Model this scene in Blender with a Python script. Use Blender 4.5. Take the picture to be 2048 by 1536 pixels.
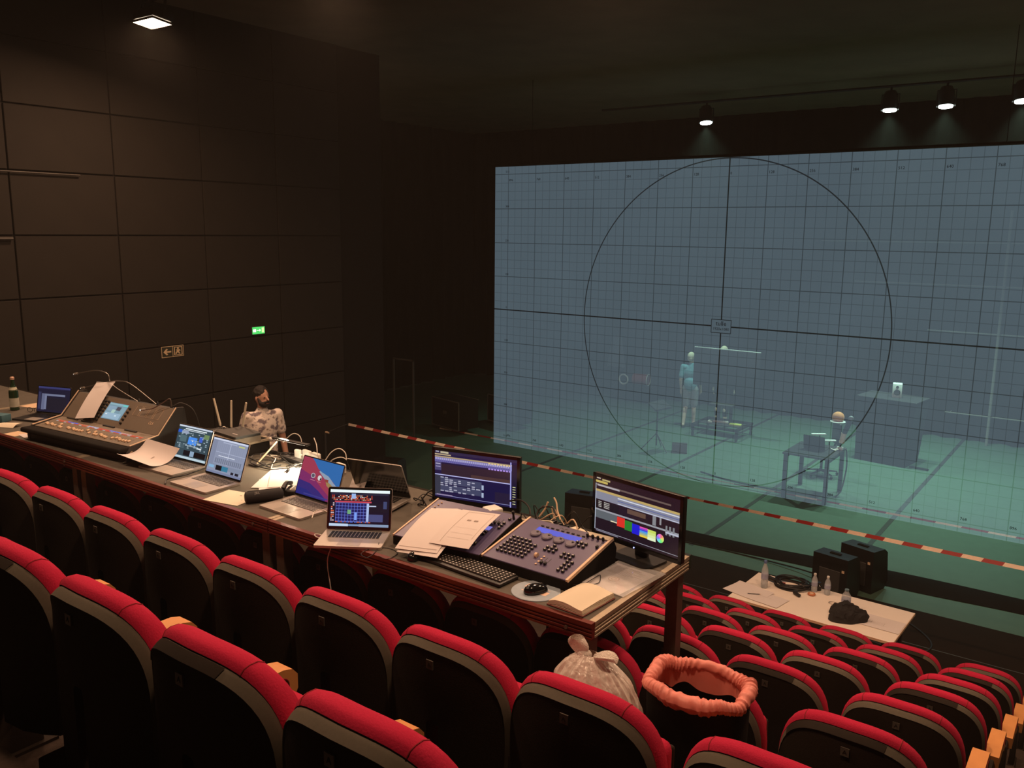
import bpy, bmesh, math, random
from mathutils import Vector, Matrix
R = math.radians
rnd = random.Random(7)
for o in list(bpy.data.objects): bpy.data.objects.remove(o)
scene = bpy.context.scene
col = scene.collection

# ------------------------------------------------------------------ camera
F_PX, CAM = 1707.93, Vector((0, 0, 4.4))
CR = Vector((0.80698542, 0.59047857, 0.01046873))
CD = Vector((0.11303609, -0.13703503, -0.98409565))
CF = Vector((-0.57965281, 0.79533418, -0.17733066))
cam = bpy.data.cameras.new('camera'); camo = bpy.data.objects.new('camera', cam); col.objects.link(camo)
cam.sensor_width = 36; cam.lens = F_PX / 2048 * 36; cam.clip_end = 200; cam.clip_start = .02
camo.matrix_world = Matrix(((CR.x, -CD.x, -CF.x, CAM.x), (CR.y, -CD.y, -CF.y, CAM.y), (CR.z, -CD.z, -CF.z, CAM.z), (0, 0, 0, 1)))
scene.camera = camo

# ------------------------------------------------------------------ world, exposure
vs = scene.view_settings
vs.view_transform = 'Standard'; vs.look = 'None'; vs.gamma = 1; vs.exposure = 0; vs.use_curve_mapping = False
w = bpy.data.worlds.new('world'); scene.world = w; w.use_nodes = True
bg = w.node_tree.nodes['Background']; bg.inputs[0].default_value = (1, .66, .42, 1); bg.inputs[1].default_value = .06
WARM = (1, .60, .37)          # house lamps
COOL = (.60, 1, .80)          # stage lamps

def at(px, py, z=None, y=None, x=None):
    """world point on the sight line of photo pixel (px,py) at a known height / depth"""
    d = CR * ((px - 1024) / F_PX) + CD * ((py - 768) / F_PX) + CF
    t = (z - CAM.z) / d.z if z is not None else (y / d.y if y is not None else x / d.x)
    return CAM + d * t
def to_px(q):
    q = Vector(q) - CAM; k = q.dot(CF)
    return (1024 + F_PX * q.dot(CR) / k, 768 + F_PX * q.dot(CD) / k)

# ------------------------------------------------------------------ materials
def lin(c):
    return tuple((v / 12.92 if v <= .04045 else ((v + .055) / 1.055) ** 2.4) for v in c)
def hexc(r, g, b): return lin((r / 255, g / 255, b / 255))
MATS = {}
def mat(name, c, rough=.6, metal=0, var=.15, scale=30, bump=0, spec=.5, trans=0, alpha=1, sheen=0):
    if name in MATS: return MATS[name]
    m = bpy.data.materials.new(name); m.use_nodes = True; nt = m.node_tree; b = nt.nodes['Principled BSDF']
    b.inputs['Roughness'].default_value = rough; b.inputs['Metallic'].default_value = metal
    b.inputs['Specular IOR Level'].default_value = spec
    if trans: b.inputs['Transmission Weight'].default_value = trans
    if sheen: b.inputs['Sheen Weight'].default_value = sheen; b.inputs['Sheen Tint'].default_value = (*c, 1)
    if alpha < 1: b.inputs['Alpha'].default_value = alpha
    tc = nt.nodes.new('ShaderNodeTexCoord'); n = nt.nodes.new('ShaderNodeTexNoise'); n.inputs['Scale'].default_value = scale
    n.inputs['Detail'].default_value = 4
    nt.links.new(tc.outputs['Object'], n.inputs['Vector'])
    mx = nt.nodes.new('ShaderNodeMix'); mx.data_type = 'RGBA'
    mx.inputs[6].default_value = (*[v * (1 - var) for v in c], 1); mx.inputs[7].default_value = (*[min(1, v * (1 + var)) for v in c], 1)
    nt.links.new(n.outputs['Fac'], mx.inputs[0]); nt.links.new(mx.outputs[2], b.inputs['Base Color'])
    if bump:
        bp = nt.nodes.new('ShaderNodeBump'); bp.inputs['Strength'].default_value = bump; bp.inputs['Distance'].default_value = .01
        nt.links.new(n.outputs['Fac'], bp.inputs['Height']); nt.links.new(bp.outputs[0], b.inputs['Normal'])
    MATS[name] = m
    return m
def emat(name, c, s):
    if name in MATS: return MATS[name]
    m = bpy.data.materials.new(name); m.use_nodes = True; nt = m.node_tree; nt.nodes.remove(nt.nodes['Principled BSDF'])
    e = nt.nodes.new('ShaderNodeEmission'); e.inputs[0].default_value = (*c, 1); e.inputs[1].default_value = s
    nt.links.new(e.outputs[0], nt.nodes['Material Output'].inputs[0]); MATS[name] = m
    return m
def vcol_screen():
    """lit screen: emission takes the picture's colours, under a glossy pane"""
    m = bpy.data.materials.new('lit_screen'); m.use_nodes = True; nt = m.node_tree; b = nt.nodes['Principled BSDF']
    a = nt.nodes.new('ShaderNodeAttribute'); a.attribute_name = 'picture'
    b.inputs['Base Color'].default_value = (.01, .01, .01, 1); b.inputs['Roughness'].default_value = .25
    nt.links.new(a.outputs['Color'], b.inputs['Emission Color']); b.inputs['Emission Strength'].default_value = 1
    return m
def vcol_print():
    m = bpy.data.materials.new('printed'); m.use_nodes = True; nt = m.node_tree; b = nt.nodes['Principled BSDF']
    a = nt.nodes.new('ShaderNodeAttribute'); a.attribute_name = 'picture'; b.inputs['Roughness'].default_value = .7
    nt.links.new(a.outputs['Color'], b.inputs['Base Color'])
    return m
SCREEN, PRINT = vcol_screen(), vcol_print()

M = dict(
 red=mat('red_fabric', (.43, .016, .050), .95, var=.12, scale=160, bump=.15, spec=.12),
 seam=mat('red_seam', (.22, .006, .014), .95),
 shell=mat('black_shell', (.024, .0165, .012), .8, var=.25, scale=200, bump=.1, spec=.15),
 rim=mat('shell_rim', (.095, .080, .058), .8, var=.12, scale=120, spec=.25),
 plate=mat('dark_tape', (.022, .016, .012), .8, spec=.1),
 tag=mat('seat_tag', (.10, .085, .07), .5),
 oak=mat('arm_wood', (.62, .27, .085), .55, var=.18, scale=9, spec=.35),
 black=mat('black_plastic', (.012, .011, .011), .45, spec=.45),
 matblack=mat('matt_black', (.010, .008, .007), .9, spec=.15),
 gloss=mat('gloss_black', (.008, .008, .009), .12),
 dkgrey=mat('dark_grey', (.04, .037, .034), .6),
 deck=mat('deck_board', (.098, .085, .068), .75, var=.2, scale=14, bump=.05, spec=.25),
 alu=mat('aluminium', (.40, .34, .30), .22, metal=1.0, var=.1, scale=6),
 aluend=mat('worn_aluminium', (.40, .33, .24), .5, metal=.55, var=.25, scale=18),
 steel=mat('leg_steel', (.20, .15, .12), .45, metal=.7),
 silver=mat('laptop_silver', (.52, .47, .42), .38, metal=.55, var=.04),
 space=mat('laptop_grey', (.42, .37, .33), .4, metal=.5, var=.04),
 keyblk=mat('key_black', (.014, .013, .013), .5),
 paper=mat('paper', (.66, .60, .58), .85, var=.03, scale=8),
 cream=mat('cream_paper', (.68, .60, .46), .85, var=.04, scale=8),
 white=mat('white_plastic', (.78, .74, .68), .4, var=.03),
 blue=mat('console_blue', (.085, .068, .15), .42, var=.08, scale=40),
 beige=mat('beige_trim', (.70, .50, .33), .5, var=.05),
 mixer=mat('mixer_panel', (.17, .135, .10), .55, var=.06),
 mixdk=mat('mixer_dark', (.02, .017, .015), .5),
 wall=mat('wall_paint', (.018, .0135, .010), .8, var=.18, scale=3, bump=.03, spec=.25),
 ceil=mat('ceiling_paint', (.20, .14, .095), .95, var=.2, scale=1.5, spec=.1),
 drape=mat('black_drape', (.012, .009, .008), 1, var=.2, scale=4, spec=.05),
 carpet=mat('tier_carpet', (.040, .028, .022), .95, var=.3, scale=60, bump=.2, spec=.1),
 vinyl=mat('stage_vinyl', (.062, .115, .078), .62, var=.16, scale=5, bump=.02, spec=.35),
 boards=mat('dark_floor', (.014, .0075, .0045), .85, var=.25, scale=5, spec=.08),
 gaff=mat('floor_tape', (.018, .020, .018), .7),
 tred=mat('tape_red', (.30, .02, .02), .5), twhite=mat('tape_white', (.80, .62, .48), .5),
 tabletop=mat('white_laminate', (.84, .74, .64), .45, var=.03, scale=4),
 skin=mat('skin', (.52, .28, .19), .6, var=.06), skinp=mat('pale_skin', (.72, .55, .42), .6, var=.06),
 hairdk=mat('dark_hair', (.018, .012, .010), .8), hairlt=mat('blond_hair', (.75, .68, .50), .8),
 grey=mat('mid_grey', (.20, .19, .18), .6), wcable=mat('white_cable', (.72, .66, .58), .5),
 liner=mat('orange_liner', (.74, .23, .18), .5, var=.08, scale=25, bump=.1),
 pvcwhite=mat('white_metal', (.75, .78, .76), .35),
)

# ------------------------------------------------------------------ mesh helpers
class MB:
    def __init__(s): s.v = []; s.f = []
    def add(s, vs, fs):
        k = len(s.v); s.v += [tuple(q) for q in vs]; s.f += [tuple(i + k for i in f) for f in fs]; return s
    def box(s, c, d, T=None):
        x, y, z = [q / 2 for q in d]
        vs = [Vector((sx * x, sy * y, sz * z)) for sz in (-1, 1) for sx, sy in ((-1, -1), (1, -1), (1, 1), (-1, 1))]
        vs = [(T @ q if T else q) + Vector(c) for q in vs]
        return s.add(vs, [(3, 2, 1, 0), (4, 5, 6, 7), (0, 1, 5, 4), (1, 2, 6, 5), (2, 3, 7, 6), (3, 0, 4, 7)])
    def rbox(s, c, d, r=.004, seg=2, T=None):
        bm = bmesh.new(); bmesh.ops.create_cube(bm, size=1)
        for q in bm.verts: q.co = Vector((q.co.x * d[0], q.co.y * d[1], q.co.z * d[2]))
        r = min(r, min(d) * .49)
        bmesh.ops.bevel(bm, geom=bm.edges[:], offset=r, segments=seg, profile=.5, affect='EDGES')
        bm.verts.index_update()
        s.add([(T @ q.co if T else q.co) + Vector(c) for q in bm.verts], [[q.index for q in f.verts] for f in bm.faces]); bm.free(); return s
    def vbox(s, c, d, r, h_seg=5, T=None):
        """slab whose four upright edges are rounded"""
        x, y = d[0] / 2 - r, d[1] / 2 - r
        poly = []
        for cx, cy, a0 in ((x, y, 0), (-x, y, 90), (-x, -y, 180), (x, -y, 270)):
            for k in range(h_seg + 1):
                a = R(a0 + 90 * k / h_seg); poly.append((cx + r * math.cos(a), cy + r * math.sin(a)))
        return s.prism(poly, -d[2] / 2, d[2] / 2, c, T)
    def prism(s, poly, z0, z1, c=(0, 0, 0), T=None):
        n = len(poly); vs = [Vector((x, y, z)) for z in (z0, z1) for x, y in poly]
        vs = [(T @ q if T else q) + Vector(c) for q in vs]
        return s.add(vs, [tuple(range(n))[::-1], tuple(range(n, 2 * n))] + [(i, (i + 1) % n, n + (i + 1) % n, n + i) for i in range(n)])
    def tube(s, pts, r, n=8, closed=False):
        P = [Vector(q) for q in pts]; m = len(P); rr = r if isinstance(r, (list, tuple)) else [r] * m
        t0 = (P[1] - P[0]).normalized(); u = t0.orthogonal().normalized(); vs = []
        for i in range(m):
            if closed: t = (P[(i + 1) % m] - P[i - 1])
            else: t = P[min(i + 1, m - 1)] - P[max(i - 1, 0)]
            if t.length < 1e-9: t = t0
            t = t.normalized(); u = (u - t * u.dot(t))
            u = u.normalized() if u.length > 1e-6 else t.orthogonal().normalized()
            b = t.cross(u)
            for k in range(n):
                a = 2 * math.pi * k / n; vs.append(P[i] + (u * math.cos(a) + b * math.sin(a)) * rr[i])
        fs = []
        for i in range(m if closed else m - 1):
            j = (i + 1) % m
            for k in range(n): fs.append((i * n + k, i * n + (k + 1) % n, j * n + (k + 1) % n, j * n + k))
        if not closed: fs += [tuple(range(n))[::-1], tuple((m - 1) * n + k for k in range(n))]
        return s.add(vs, fs)
    def lathe(s, prof, n=20, c=(0, 0, 0), T=None):
        vs = []; m = len(prof)
        for r, z in prof:
            for k in range(n):
                a = 2 * math.pi * k / n; q = Vector((r * math.cos(a), r * math.sin(a), z)); vs.append((T @ q if T else q) + Vector(c))
        fs = [(i * n + k, i * n + (k + 1) % n, (i + 1) * n + (k + 1) % n, (i + 1) * n + k) for i in range(m - 1) for k in range(n)]
        fs += [tuple(range(n))[::-1], tuple((m - 1) * n + k for k in range(n))]
        return s.add(vs, fs)
    def grid(s, f, nu, nv, cu=False, flip=False):
        vs = [f(i / (nu if cu else nu - 1), j / (nv - 1)) for j in range(nv) for i in range(nu)]; fs = []
        for j in range(nv - 1):
            for i in range(nu if cu else nu - 1):
                q = (j * nu + i, j * nu + (i + 1) % nu, (j + 1) * nu + (i + 1) % nu, (j + 1) * nu + i); fs.append(q[::-1] if flip else q)
        return s.add(vs, fs)
    def sheet(s, f, nu, nv, th=.0006):
        """thin two-sided sheet with a real thickness"""
        top = [Vector(f(i / (nu - 1), j / (nv - 1))) for j in range(nv) for i in range(nu)]
        k = len(top); fs = []
        for j in range(nv - 1):
            for i in range(nu - 1):
                a = (j * nu + i, j * nu + i + 1, (j + 1) * nu + i + 1, (j + 1) * nu + i); fs.append(a); fs.append(tuple(q + k for q in a[::-1]))
        rim = [i for i in range(nu)] + [j * nu + nu - 1 for j in range(1, nv)] + [(nv - 1) * nu + i for i in range(nu - 2, -1, -1)] + [j * nu for j in range(nv - 2, 0, -1)]
        for a, b in zip(rim, rim[1:] + rim[:1]): fs.append((b, a, a + k, b + k))
        return s.add(top + [q - Vector((0, 0, th)) for q in top], fs)
    def ball(s, c, d, n=16, m=10, T=None):
        prof = [(math.sin(math.pi * j / m) * .5, -math.cos(math.pi * j / m) * .5) for j in range(m + 1)]
        prof[0] = (.004, -.5); prof[-1] = (.004, .5)
        S = Matrix.Diagonal(Vector(d)); T2 = (T @ S) if T else S
        return s.lathe(prof, n, c, T2)
    def cap(s, a, b, r0, r1, n=12):
        """tapered limb with round ends"""
        a, b = Vector(a), Vector(b); L = (b - a).length; t = (b - a) / L
        pts, rr = [], []
        for k in range(5): q = R(90 * k / 4); pts.append(a - t * r0 * math.cos(q)); rr.append(max(.0008, r0 * math.sin(q)))
        for k in range(5): q = R(90 * k / 4); pts.append(b + t * r1 * math.sin(q)); rr.append(max(.0008, r1 * math.cos(q)))
        return s.tube(pts, rr, n)
    def mesh(s, name, angle=35):
        me = bpy.data.meshes.new(name); me.from_pydata(s.v, [], s.f); me.validate(clean_customdata=False)
        me.polygons.foreach_set('use_smooth', [True] * len(me.polygons)); me.set_sharp_from_angle(angle=R(angle)); return me

def obj(name, mb, m, parent=None, loc=(0, 0, 0), rot=(0, 0, 0), angle=35):
    me = mb.mesh(name, angle) if isinstance(mb, MB) else mb
    o = bpy.data.objects.new(name, me); col.objects.link(o)
    if m and not me.materials: me.materials.append(m if not isinstance(m, str) else M[m])
    o.location = loc; o.rotation_euler = rot
    if parent: o.parent = parent
    return o
def tag(o, label=None, cat=None, group=None, kind=None):
    for k, v in (('label', label), ('category', cat), ('group', group), ('kind', kind)):
        if v: o[k] = v
    return o
def thing(name, label, cat, loc=(0, 0, 0), rz=0, group=None, rot=None):
    o = bpy.data.objects.new(name, None); col.objects.link(o); o.empty_display_size = .05
    o.location = loc; o.rotation_euler = rot or (0, 0, rz)
    return tag(o, label, cat, group)
def struct(name, mb, m, loc=(0, 0, 0), parent=None):
    o = obj(name, mb, m, parent, loc); o['kind'] = 'structure'; return o
def copy_tree(o, parent=None):
    c = o.copy(); col.objects.link(c)
    if parent: c.parent = parent
    for ch in o.children: copy_tree(ch, c)
    return c
def picture(name, w, h, rects, parent, m, loc=(0, 0, 0), rot=(0, 0, 0), gain=1.0, lift=.0002):
    """flat printed / displayed picture made of coloured rectangles; w x h in the local XY plane, y up"""
    vs, fs, cs = [], [], []
    for k, r in enumerate(rects):
        pts, c = (r[0], r[1]) if len(r) == 2 else ([(r[0], r[1]), (r[2], r[1]), (r[2], r[3]), (r[0], r[3])], r[4])
        b = len(vs); vs += [((x - .5) * w, (.5 - y) * h, lift * (1 + k * .02)) for x, y in pts]
        ar = sum(vs[b + i][0] * vs[b + (i + 1) % len(pts)][1] - vs[b + (i + 1) % len(pts)][0] * vs[b + i][1] for i in range(len(pts)))
        idx = list(range(b, b + len(pts))); fs.append(idx if ar > 0 else idx[::-1]); cs.append([v * gain for v in hexc(*c)])
    me = bpy.data.meshes.new(name); me.from_pydata(vs, [], fs)
    a = me.color_attributes.new('picture', 'FLOAT_COLOR', 'CORNER')
    for p, c in zip(me.polygons, cs):
        for li in p.loop_indices: a.data[li].color = (*c, 1)
    return obj(name, me, m, parent, loc, rot)
def text(name, s, size, m, parent=None, loc=(0, 0, 0), rot=(0, 0, 0), align='CENTER', ext=.0004):
    c = bpy.data.curves.new(name, 'FONT'); c.body = s; c.size = size; c.align_x = align; c.align_y = 'CENTER'; c.extrude = ext; c.resolution_u = 2
    t = bpy.data.objects.new(name, c); col.objects.link(t)
    me = bpy.data.meshes.new_from_object(t.evaluated_get(bpy.context.evaluated_depsgraph_get()))
    bpy.data.objects.remove(t); bpy.data.curves.remove(c); me.name = name; me.materials.clear()
    return obj(name, me, m, parent, loc, rot)
def spline(pts, n=8):
    """Catmull-Rom through points"""
    P = [Vector(q) for q in pts]; P = [P[0] * 2 - P[1]] + P + [P[-1] * 2 - P[-2]]; out = []
    for i in range(1, len(P) - 2):
        for k in range(n):
            t = k / n; a, b, c, d = P[i - 1:i + 3]
            out.append(.5 * ((2 * b) + (c - a) * t + (2 * a - 5 * b + 4 * c - d) * t * t + (3 * b - a - 3 * c + d) * t ** 3))
    return out + [P[-2]]
ORD = ['zeroth', 'first', 'second', 'third', 'fourth', 'fifth', 'sixth', 'seventh', 'eighth', 'ninth', 'tenth', 'eleventh', 'twelfth', 'thirteenth', 'fourteenth', 'fifteenth', 'sixteenth', 'seventeenth', 'eighteenth', 'nineteenth']

# ------------------------------------------------------------------ the room
def tier_z(i): return 2.137 - .356 * i
def row_y(i): return 2.01 + .918 * i
def seat_x(c): return -.655 if c == 1 else -1.254 - (c - 2) * .54
WX = -10.5                                     # left wall plane
for i in range(-3, 6):                         # rising tiers under the seats, one step each
    y0, y1 = row_y(i) - .10, row_y(i) + .818
    b = MB().box(((WX + 3) / 2, (y0 + y1) / 2, tier_z(i) / 2 - .1), (3 - WX, y1 - y0, tier_z(i) + .2))
    struct('floor', b, M['carpet'])
struct('floor', MB().box((-3.75, (7.418 + 10.55) / 2, -.05), (13.5, 10.55 - 7.418, .1)), M['boards'])
struct('floor', MB().box((-6, (10.55 + 26) / 2, -.053), (24, 26 - 10.55, .1)), M['vinyl'])
def floor_tape(x, w=.07, y0=10.9, y1=24):
    return MB().box((x, (y0 + y1) / 2, -.002), (w, y1 - y0, .004))
for x in (-4.755, -2.714, -6.815, -8.87):
    struct('floor_seam_tape', floor_tape(x), M['gaff'])
struct('ceiling', MB().box((-5, 11, 7.3), (26, 32, .2)), M['ceil'])
struct('wall_back', MB().box((-5, 25, 3.6), (26, .2, 7.4)), M['drape'])
wl = struct('wall_left', MB().box((WX - .15, 3.3, 3.5), (.3, 14.6, 7.6)), M['matblack'])
pw, ph, gap = 1.25, .735, .018
panel = MB().rbox((0, 0, 0), (.03, pw - gap, ph - gap), .004, 1).mesh('panel')
for j in range(-3, 6):
    for i in range(-4, 7):
        zc, yc = 2.81 + (j + .5) * ph, 5.90 + (i + .5) * pw
        if zc - ph / 2 < tier_z(max(-3, min(6, int((yc - 2.01) / .918)))) - .4 or zc > 7.1 or yc + pw / 2 > 10.7: continue
        obj('panel', panel, 'wall', wl, (WX + .012, yc, zc))
# proscenium return, black side drapes
def drape(name, x0, y0, x1, y1, z1, folds):
    def f(u, v):
        d = math.sin(u * folds * 2 * math.pi) * .06 + math.sin(u * folds * 4.7) * .025
        n = Vector((y0 - y1, x1 - x0, 0)).normalized()
        return Vector((x0 + (x1 - x0) * u, y0 + (y1 - y0) * u, .01 + (z1 - .01) * v)) + n * d * (1.1 - .5 * v)
    mb = MB().grid(f, folds * 8, 4)
    k = len(mb.v); mb.v += [tuple(Vector(q) + Vector((.01, .01, 0))) for q in mb.v]; mb.f += [tuple(i + k for i in q[::-1]) for q in mb.f]
    return obj(name, mb, 'drape')
tag(drape('stage_curtain', -18, 20.5, 2, 20.5, 7.2, 44), 'wide black curtain hanging across the back of the stage', 'curtain')
tag(drape('stage_curtain', -16.5, 9, -16.5, 20.6, 7.2, 24), 'black curtain closing the left wing beyond the flight cases', 'curtain')
struct('wall_right', MB().box((3.1, 9, 3.5), (.2, 34, 7.6)), M['matblack'])

# ------------------------------------------------------------------ lamps
def house_lamp(x, y, z, label, power, tilt=0):
    t = thing('house_floodlight', label, 'floodlight', (x, y, z), 0, 'house floodlights under the ceiling', rot=(tilt, 0, 0))
    h = MB(); h.rbox((0, 0, .07), (.40, .24, .10), .012, 2)
    obj('housing', h, 'black', t)
    obj('reflector_trim', MB().box((0, .115, .004), (.38, .012, .02)).box((0, -.115, .004), (.38, .012, .02)).box((.19, 0, .004), (.012, .24, .02)).box((-.19, 0, .004), (.012, .24, .02)), 'alu', t)
    obj('lit_glass', MB().box((0, 0, .008), (.36, .21, .008)), emat('lamp_glow', (1, .80, .58), 14), t)
    obj('yoke', MB().box((-.215, 0, .14), (.008, .03, .2)).box((.215, 0, .14), (.008, .03, .2)).box((0, 0, .24), (.44, .03, .008)), 'black', t)
    obj('pipe_stub', MB().tube([(0, 0, .24), (0, 0, max(.3, 7.2 - z))], .02, 10), 'black', t)
    L = bpy.data.lights.new('house_floodlight_beam', 'AREA'); L.shape = 'RECTANGLE'; L.size = .36; L.size_y = .21; L.energy = power; L.color = WARM; L.spread = R(165)
    lo = bpy.data.objects.new('house_floodlight_beam', L); col.objects.link(lo); lo.parent = t; lo.location = (0, 0, -.004)
    return t
FRONT_P, BACK_P = 90, 54
for k, (x, nm) in enumerate(((-8.8, 'glowing rectangular floodlight under the ceiling above the left wall panels'), (-6.0, 'rectangular house floodlight just above the top of the picture'),
                (-3.2, 'rectangular house floodlight above the right half of the desk'), (-.4, 'rectangular house floodlight above the right aisle'))):
    house_lamp(x, 5.5 + k * .06, 6.53, nm, FRONT_P, R(-8))
house_lamp(1.3, 8.2, 6.53, 'unseen floodlight added over the front rows beyond the right edge', 95, 0)  # unseen lamp added to brighten the white table and right-hand seats
for x, nm in ((-7.2, 'rectangular house floodlight over the left rear seats'), (-4.2, 'rectangular house floodlight over the middle rear seats'), (-1.2, 'rectangular house floodlight over the rear seats by the camera')):
    house_lamp(x, 1.9, 6.6, nm, BACK_P)
def stage_lamp(x, y, z, label, power, tgt):
    t = thing('stage_spotlight', label, 'spotlight', (x, y, z), 0, 'stage spotlights above the gauze')
    d = (Vector(tgt) - Vector((x, y, z))).normalized(); q = d.to_track_quat('-Z', 'Y').to_matrix()
    obj('body', MB().lathe([(.10, .01), (.13, .02), (.13, .26), (.09, .34), (.03, .35)], 20, T=q), 'black', t)
    obj('lens', MB().lathe([(.11, -.012), (.118, .0), (.118, .02)], 20, T=q), emat('spot_glow', (.82, 1, .93), 22), t)
    obj('yoke', MB().tube([(-.15, 0, 0), (-.15, 0, .28), (.15, 0, .28), (.15, 0, 0)], .012, 6), 'black', t)
    obj('clamp', MB().tube([(0, 0, .28), (0, 0, .4)], .02, 8), 'black', t)
    L = bpy.data.lights.new('stage_spotlight_beam', 'SPOT'); L.energy = power; L.color = COOL; L.spot_size = R(100); L.spot_blend = .8; L.shadow_soft_size = .1
    lo = bpy.data.objects.new('stage_spotlight_beam', L); col.objects.link(lo); lo.parent = t; lo.location = d * .03; lo.rotation_euler = d.to_track_quat('-Z', 'Y').to_euler()
for x, nm, pw_, tg in ((-7.54, 'single greenish white spotlight above the middle of the gauze', 850, (-6.9, 16.4, 0)), (-4.0, 'greenish white spotlight above the gauze, left of the close pair', 900, (-3.8, 16.6, 0)),
              (-3.08, 'greenish white spotlight above the gauze, right of the close pair', 900, (-2.8, 16.4, 0)), (-1.92, 'greenish white spotlight cut by the right edge of the picture', 1000, (-1.4, 16.2, 0))):
    stage_lamp(x, 17, 6.6, nm, pw_, tg)
bar = thing('lighting_bar', 'long black pipe carrying the stage spotlights', 'pipe', (0, 17, 7.02))
obj('pipe', MB().tube([(-10, 0, 0), (1.5, 0, 0)], .025, 10), 'black', bar)

# ------------------------------------------------------------------ projection gauze with its test grid
SY, SX0, SXC, SZT, SZB = 13.88, -10.58, -5.70, 5.625, .004
SW = 2 * (SXC - SX0); SH = SZT - SZB
def gauze_material():
    m = bpy.data.materials.new('projection_gauze'); m.use_nodes = True; nt = m.node_tree; nt.nodes.remove(nt.nodes['Principled BSDF'])
    def val(v):
        n = nt.nodes.new('ShaderNodeValue'); n.outputs[0].default_value = v; return n.outputs[0]
    def op(k, a, b=None):
        n = nt.nodes.new('ShaderNodeMath'); n.operation = k
        for i, q in enumerate((a, b)):
            if q is None: continue
            if isinstance(q, (int, float)): n.inputs[i].default_value = q
            else: nt.links.new(q, n.inputs[i])
        return n.outputs[0]
    tc = nt.nodes.new('ShaderNodeTexCoord'); sp = nt.nodes.new('ShaderNodeSeparateXYZ'); nt.links.new(tc.outputs['Object'], sp.inputs[0])
    u = op('MULTIPLY', sp.outputs[0], 1920 / SW); v = op('MULTIPLY', sp.outputs[2], 1080 / SH)     # picture pixels from the middle
    def line(c, step, wd):
        f = op('SUBTRACT', op('PINGPONG', c, step / 2), 0)
        return op('LESS_THAN', f, wd)
    thin = op('MAXIMUM', line(u, 32, .85), line(v, 32, .85))
    thick = op('MAXIMUM', line(u, 128, 1.3), line(v, 128, 1.3))
    axis = op('MAXIMUM', op('LESS_THAN', op('ABSOLUTE', u), 2.2), op('LESS_THAN', op('ABSOLUTE', v), 2.2))
    rad = op('SQRT', op('ADD', op('MULTIPLY', u, u), op('MULTIPLY', v, v)))
    ring = op('LESS_THAN', op('ABSOLUTE', op('SUBTRACT', rad, 538)), 1.9)
    inb = op('MULTIPLY', op('LESS_THAN', op('ABSOLUTE', u), 36), op('LESS_THAN', op('ABSOLUTE', v), 23))      # title box
    ino = op('MULTIPLY', op('LESS_THAN', op('ABSOLUTE', u), 33.6), op('LESS_THAN', op('ABSOLUTE', v), 20.6))
    frame = op('SUBTRACT', inb, ino)
    dark = op('MAXIMUM', op('MULTIPLY', thin, .36), op('MAXIMUM', op('MULTIPLY', thick, .60), op('MAXIMUM', op('MULTIPLY', axis, .92), op('MULTIPLY', ring, .85))))
    dark = op('MAXIMUM', op('MULTIPLY', dark, op('SUBTRACT', 1, inb)), op('MULTIPLY', frame, .85))
    lev = op('SUBTRACT', 1, dark)
    nz = nt.nodes.new('ShaderNodeTexNoise'); nz.inputs['Scale'].default_value = .8; nt.links.new(tc.outputs['Object'], nz.inputs['Vector'])
    lev = op('MULTIPLY', lev, op('ADD', .9, op('MULTIPLY', nz.outputs['Fac'], .2)))
    e = nt.nodes.new('ShaderNodeEmission'); e.inputs[0].default_value = (*hexc(73, 88, 97), 1); nt.links.new(lev, e.inputs[1])
    t = nt.nodes.new('ShaderNodeBsdfTransparent'); t.inputs[0].default_value = (.84, .84, .84, 1)
    a = nt.nodes.new('ShaderNodeAddShader'); nt.links.new(e.outputs[0], a.inputs[0]); nt.links.new(t.outputs[0], a.inputs[1])
    nt.links.new(a.outputs[0], nt.nodes['Material Output'].inputs[0]); return m
gz = thing('projection_gauze', 'huge see-through gauze across the stage carrying a projected grid and circle', 'projection screen', (SXC, SY, (SZT + SZB) / 2))
obj('gauze', MB().add([(-SW / 2, 0, -SH / 2), (SW / 2, 0, -SH / 2), (SW / 2, 0, SH / 2), (-SW / 2, 0, SH / 2)], [(0, 1, 2, 3)]), gauze_material(), gz)
obj('top_batten', MB().tube([(-SW / 2 - .3, 0, SH / 2 + .03), (SW / 2 + .3, 0, SH / 2 + .03)], .022, 10), 'matblack', gz)
for sx in (-1, 1): obj('hanging_line', MB().tube([(sx * 4, 0, SH / 2 + .04), (sx * 4, 0, 7.2 - (SZT + SZB) / 2)], .006, 6), 'matblack', gz)
ink = mat('projected_ink', (.004, .006, .008), 1, var=0, spec=0)
UP = (R(90), 0, 0); pxu = SW / 1920; pxv = SH / 1080
text('title_line', 'tulle', 17 * pxv * 1.25, ink, gz, (0, -.006, 9 * pxv), UP)
text('title_line', '1920x1080', 12.5 * pxv, ink, gz, (0, -.006, -9 * pxv), UP)
for k in range(-7, 8):
    text('grid_number', str(abs(k) * 128), 12 * pxv, ink, gz, (k * 128 * pxu + .02, -.006, 490 * pxv), UP, 'LEFT')
    text('grid_number', str(abs(k) * 128), 12 * pxv, ink, gz, (k * 128 * pxu + .02, -.006, -500 * pxv), UP, 'LEFT')
for k in range(-4, 5):
    text('grid_number', str(abs(k) * 128), 11 * pxv, ink, gz, (-896 * pxu - .02, -.006, (k * 128 + 9) * pxv), UP, 'CENTER')

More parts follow.
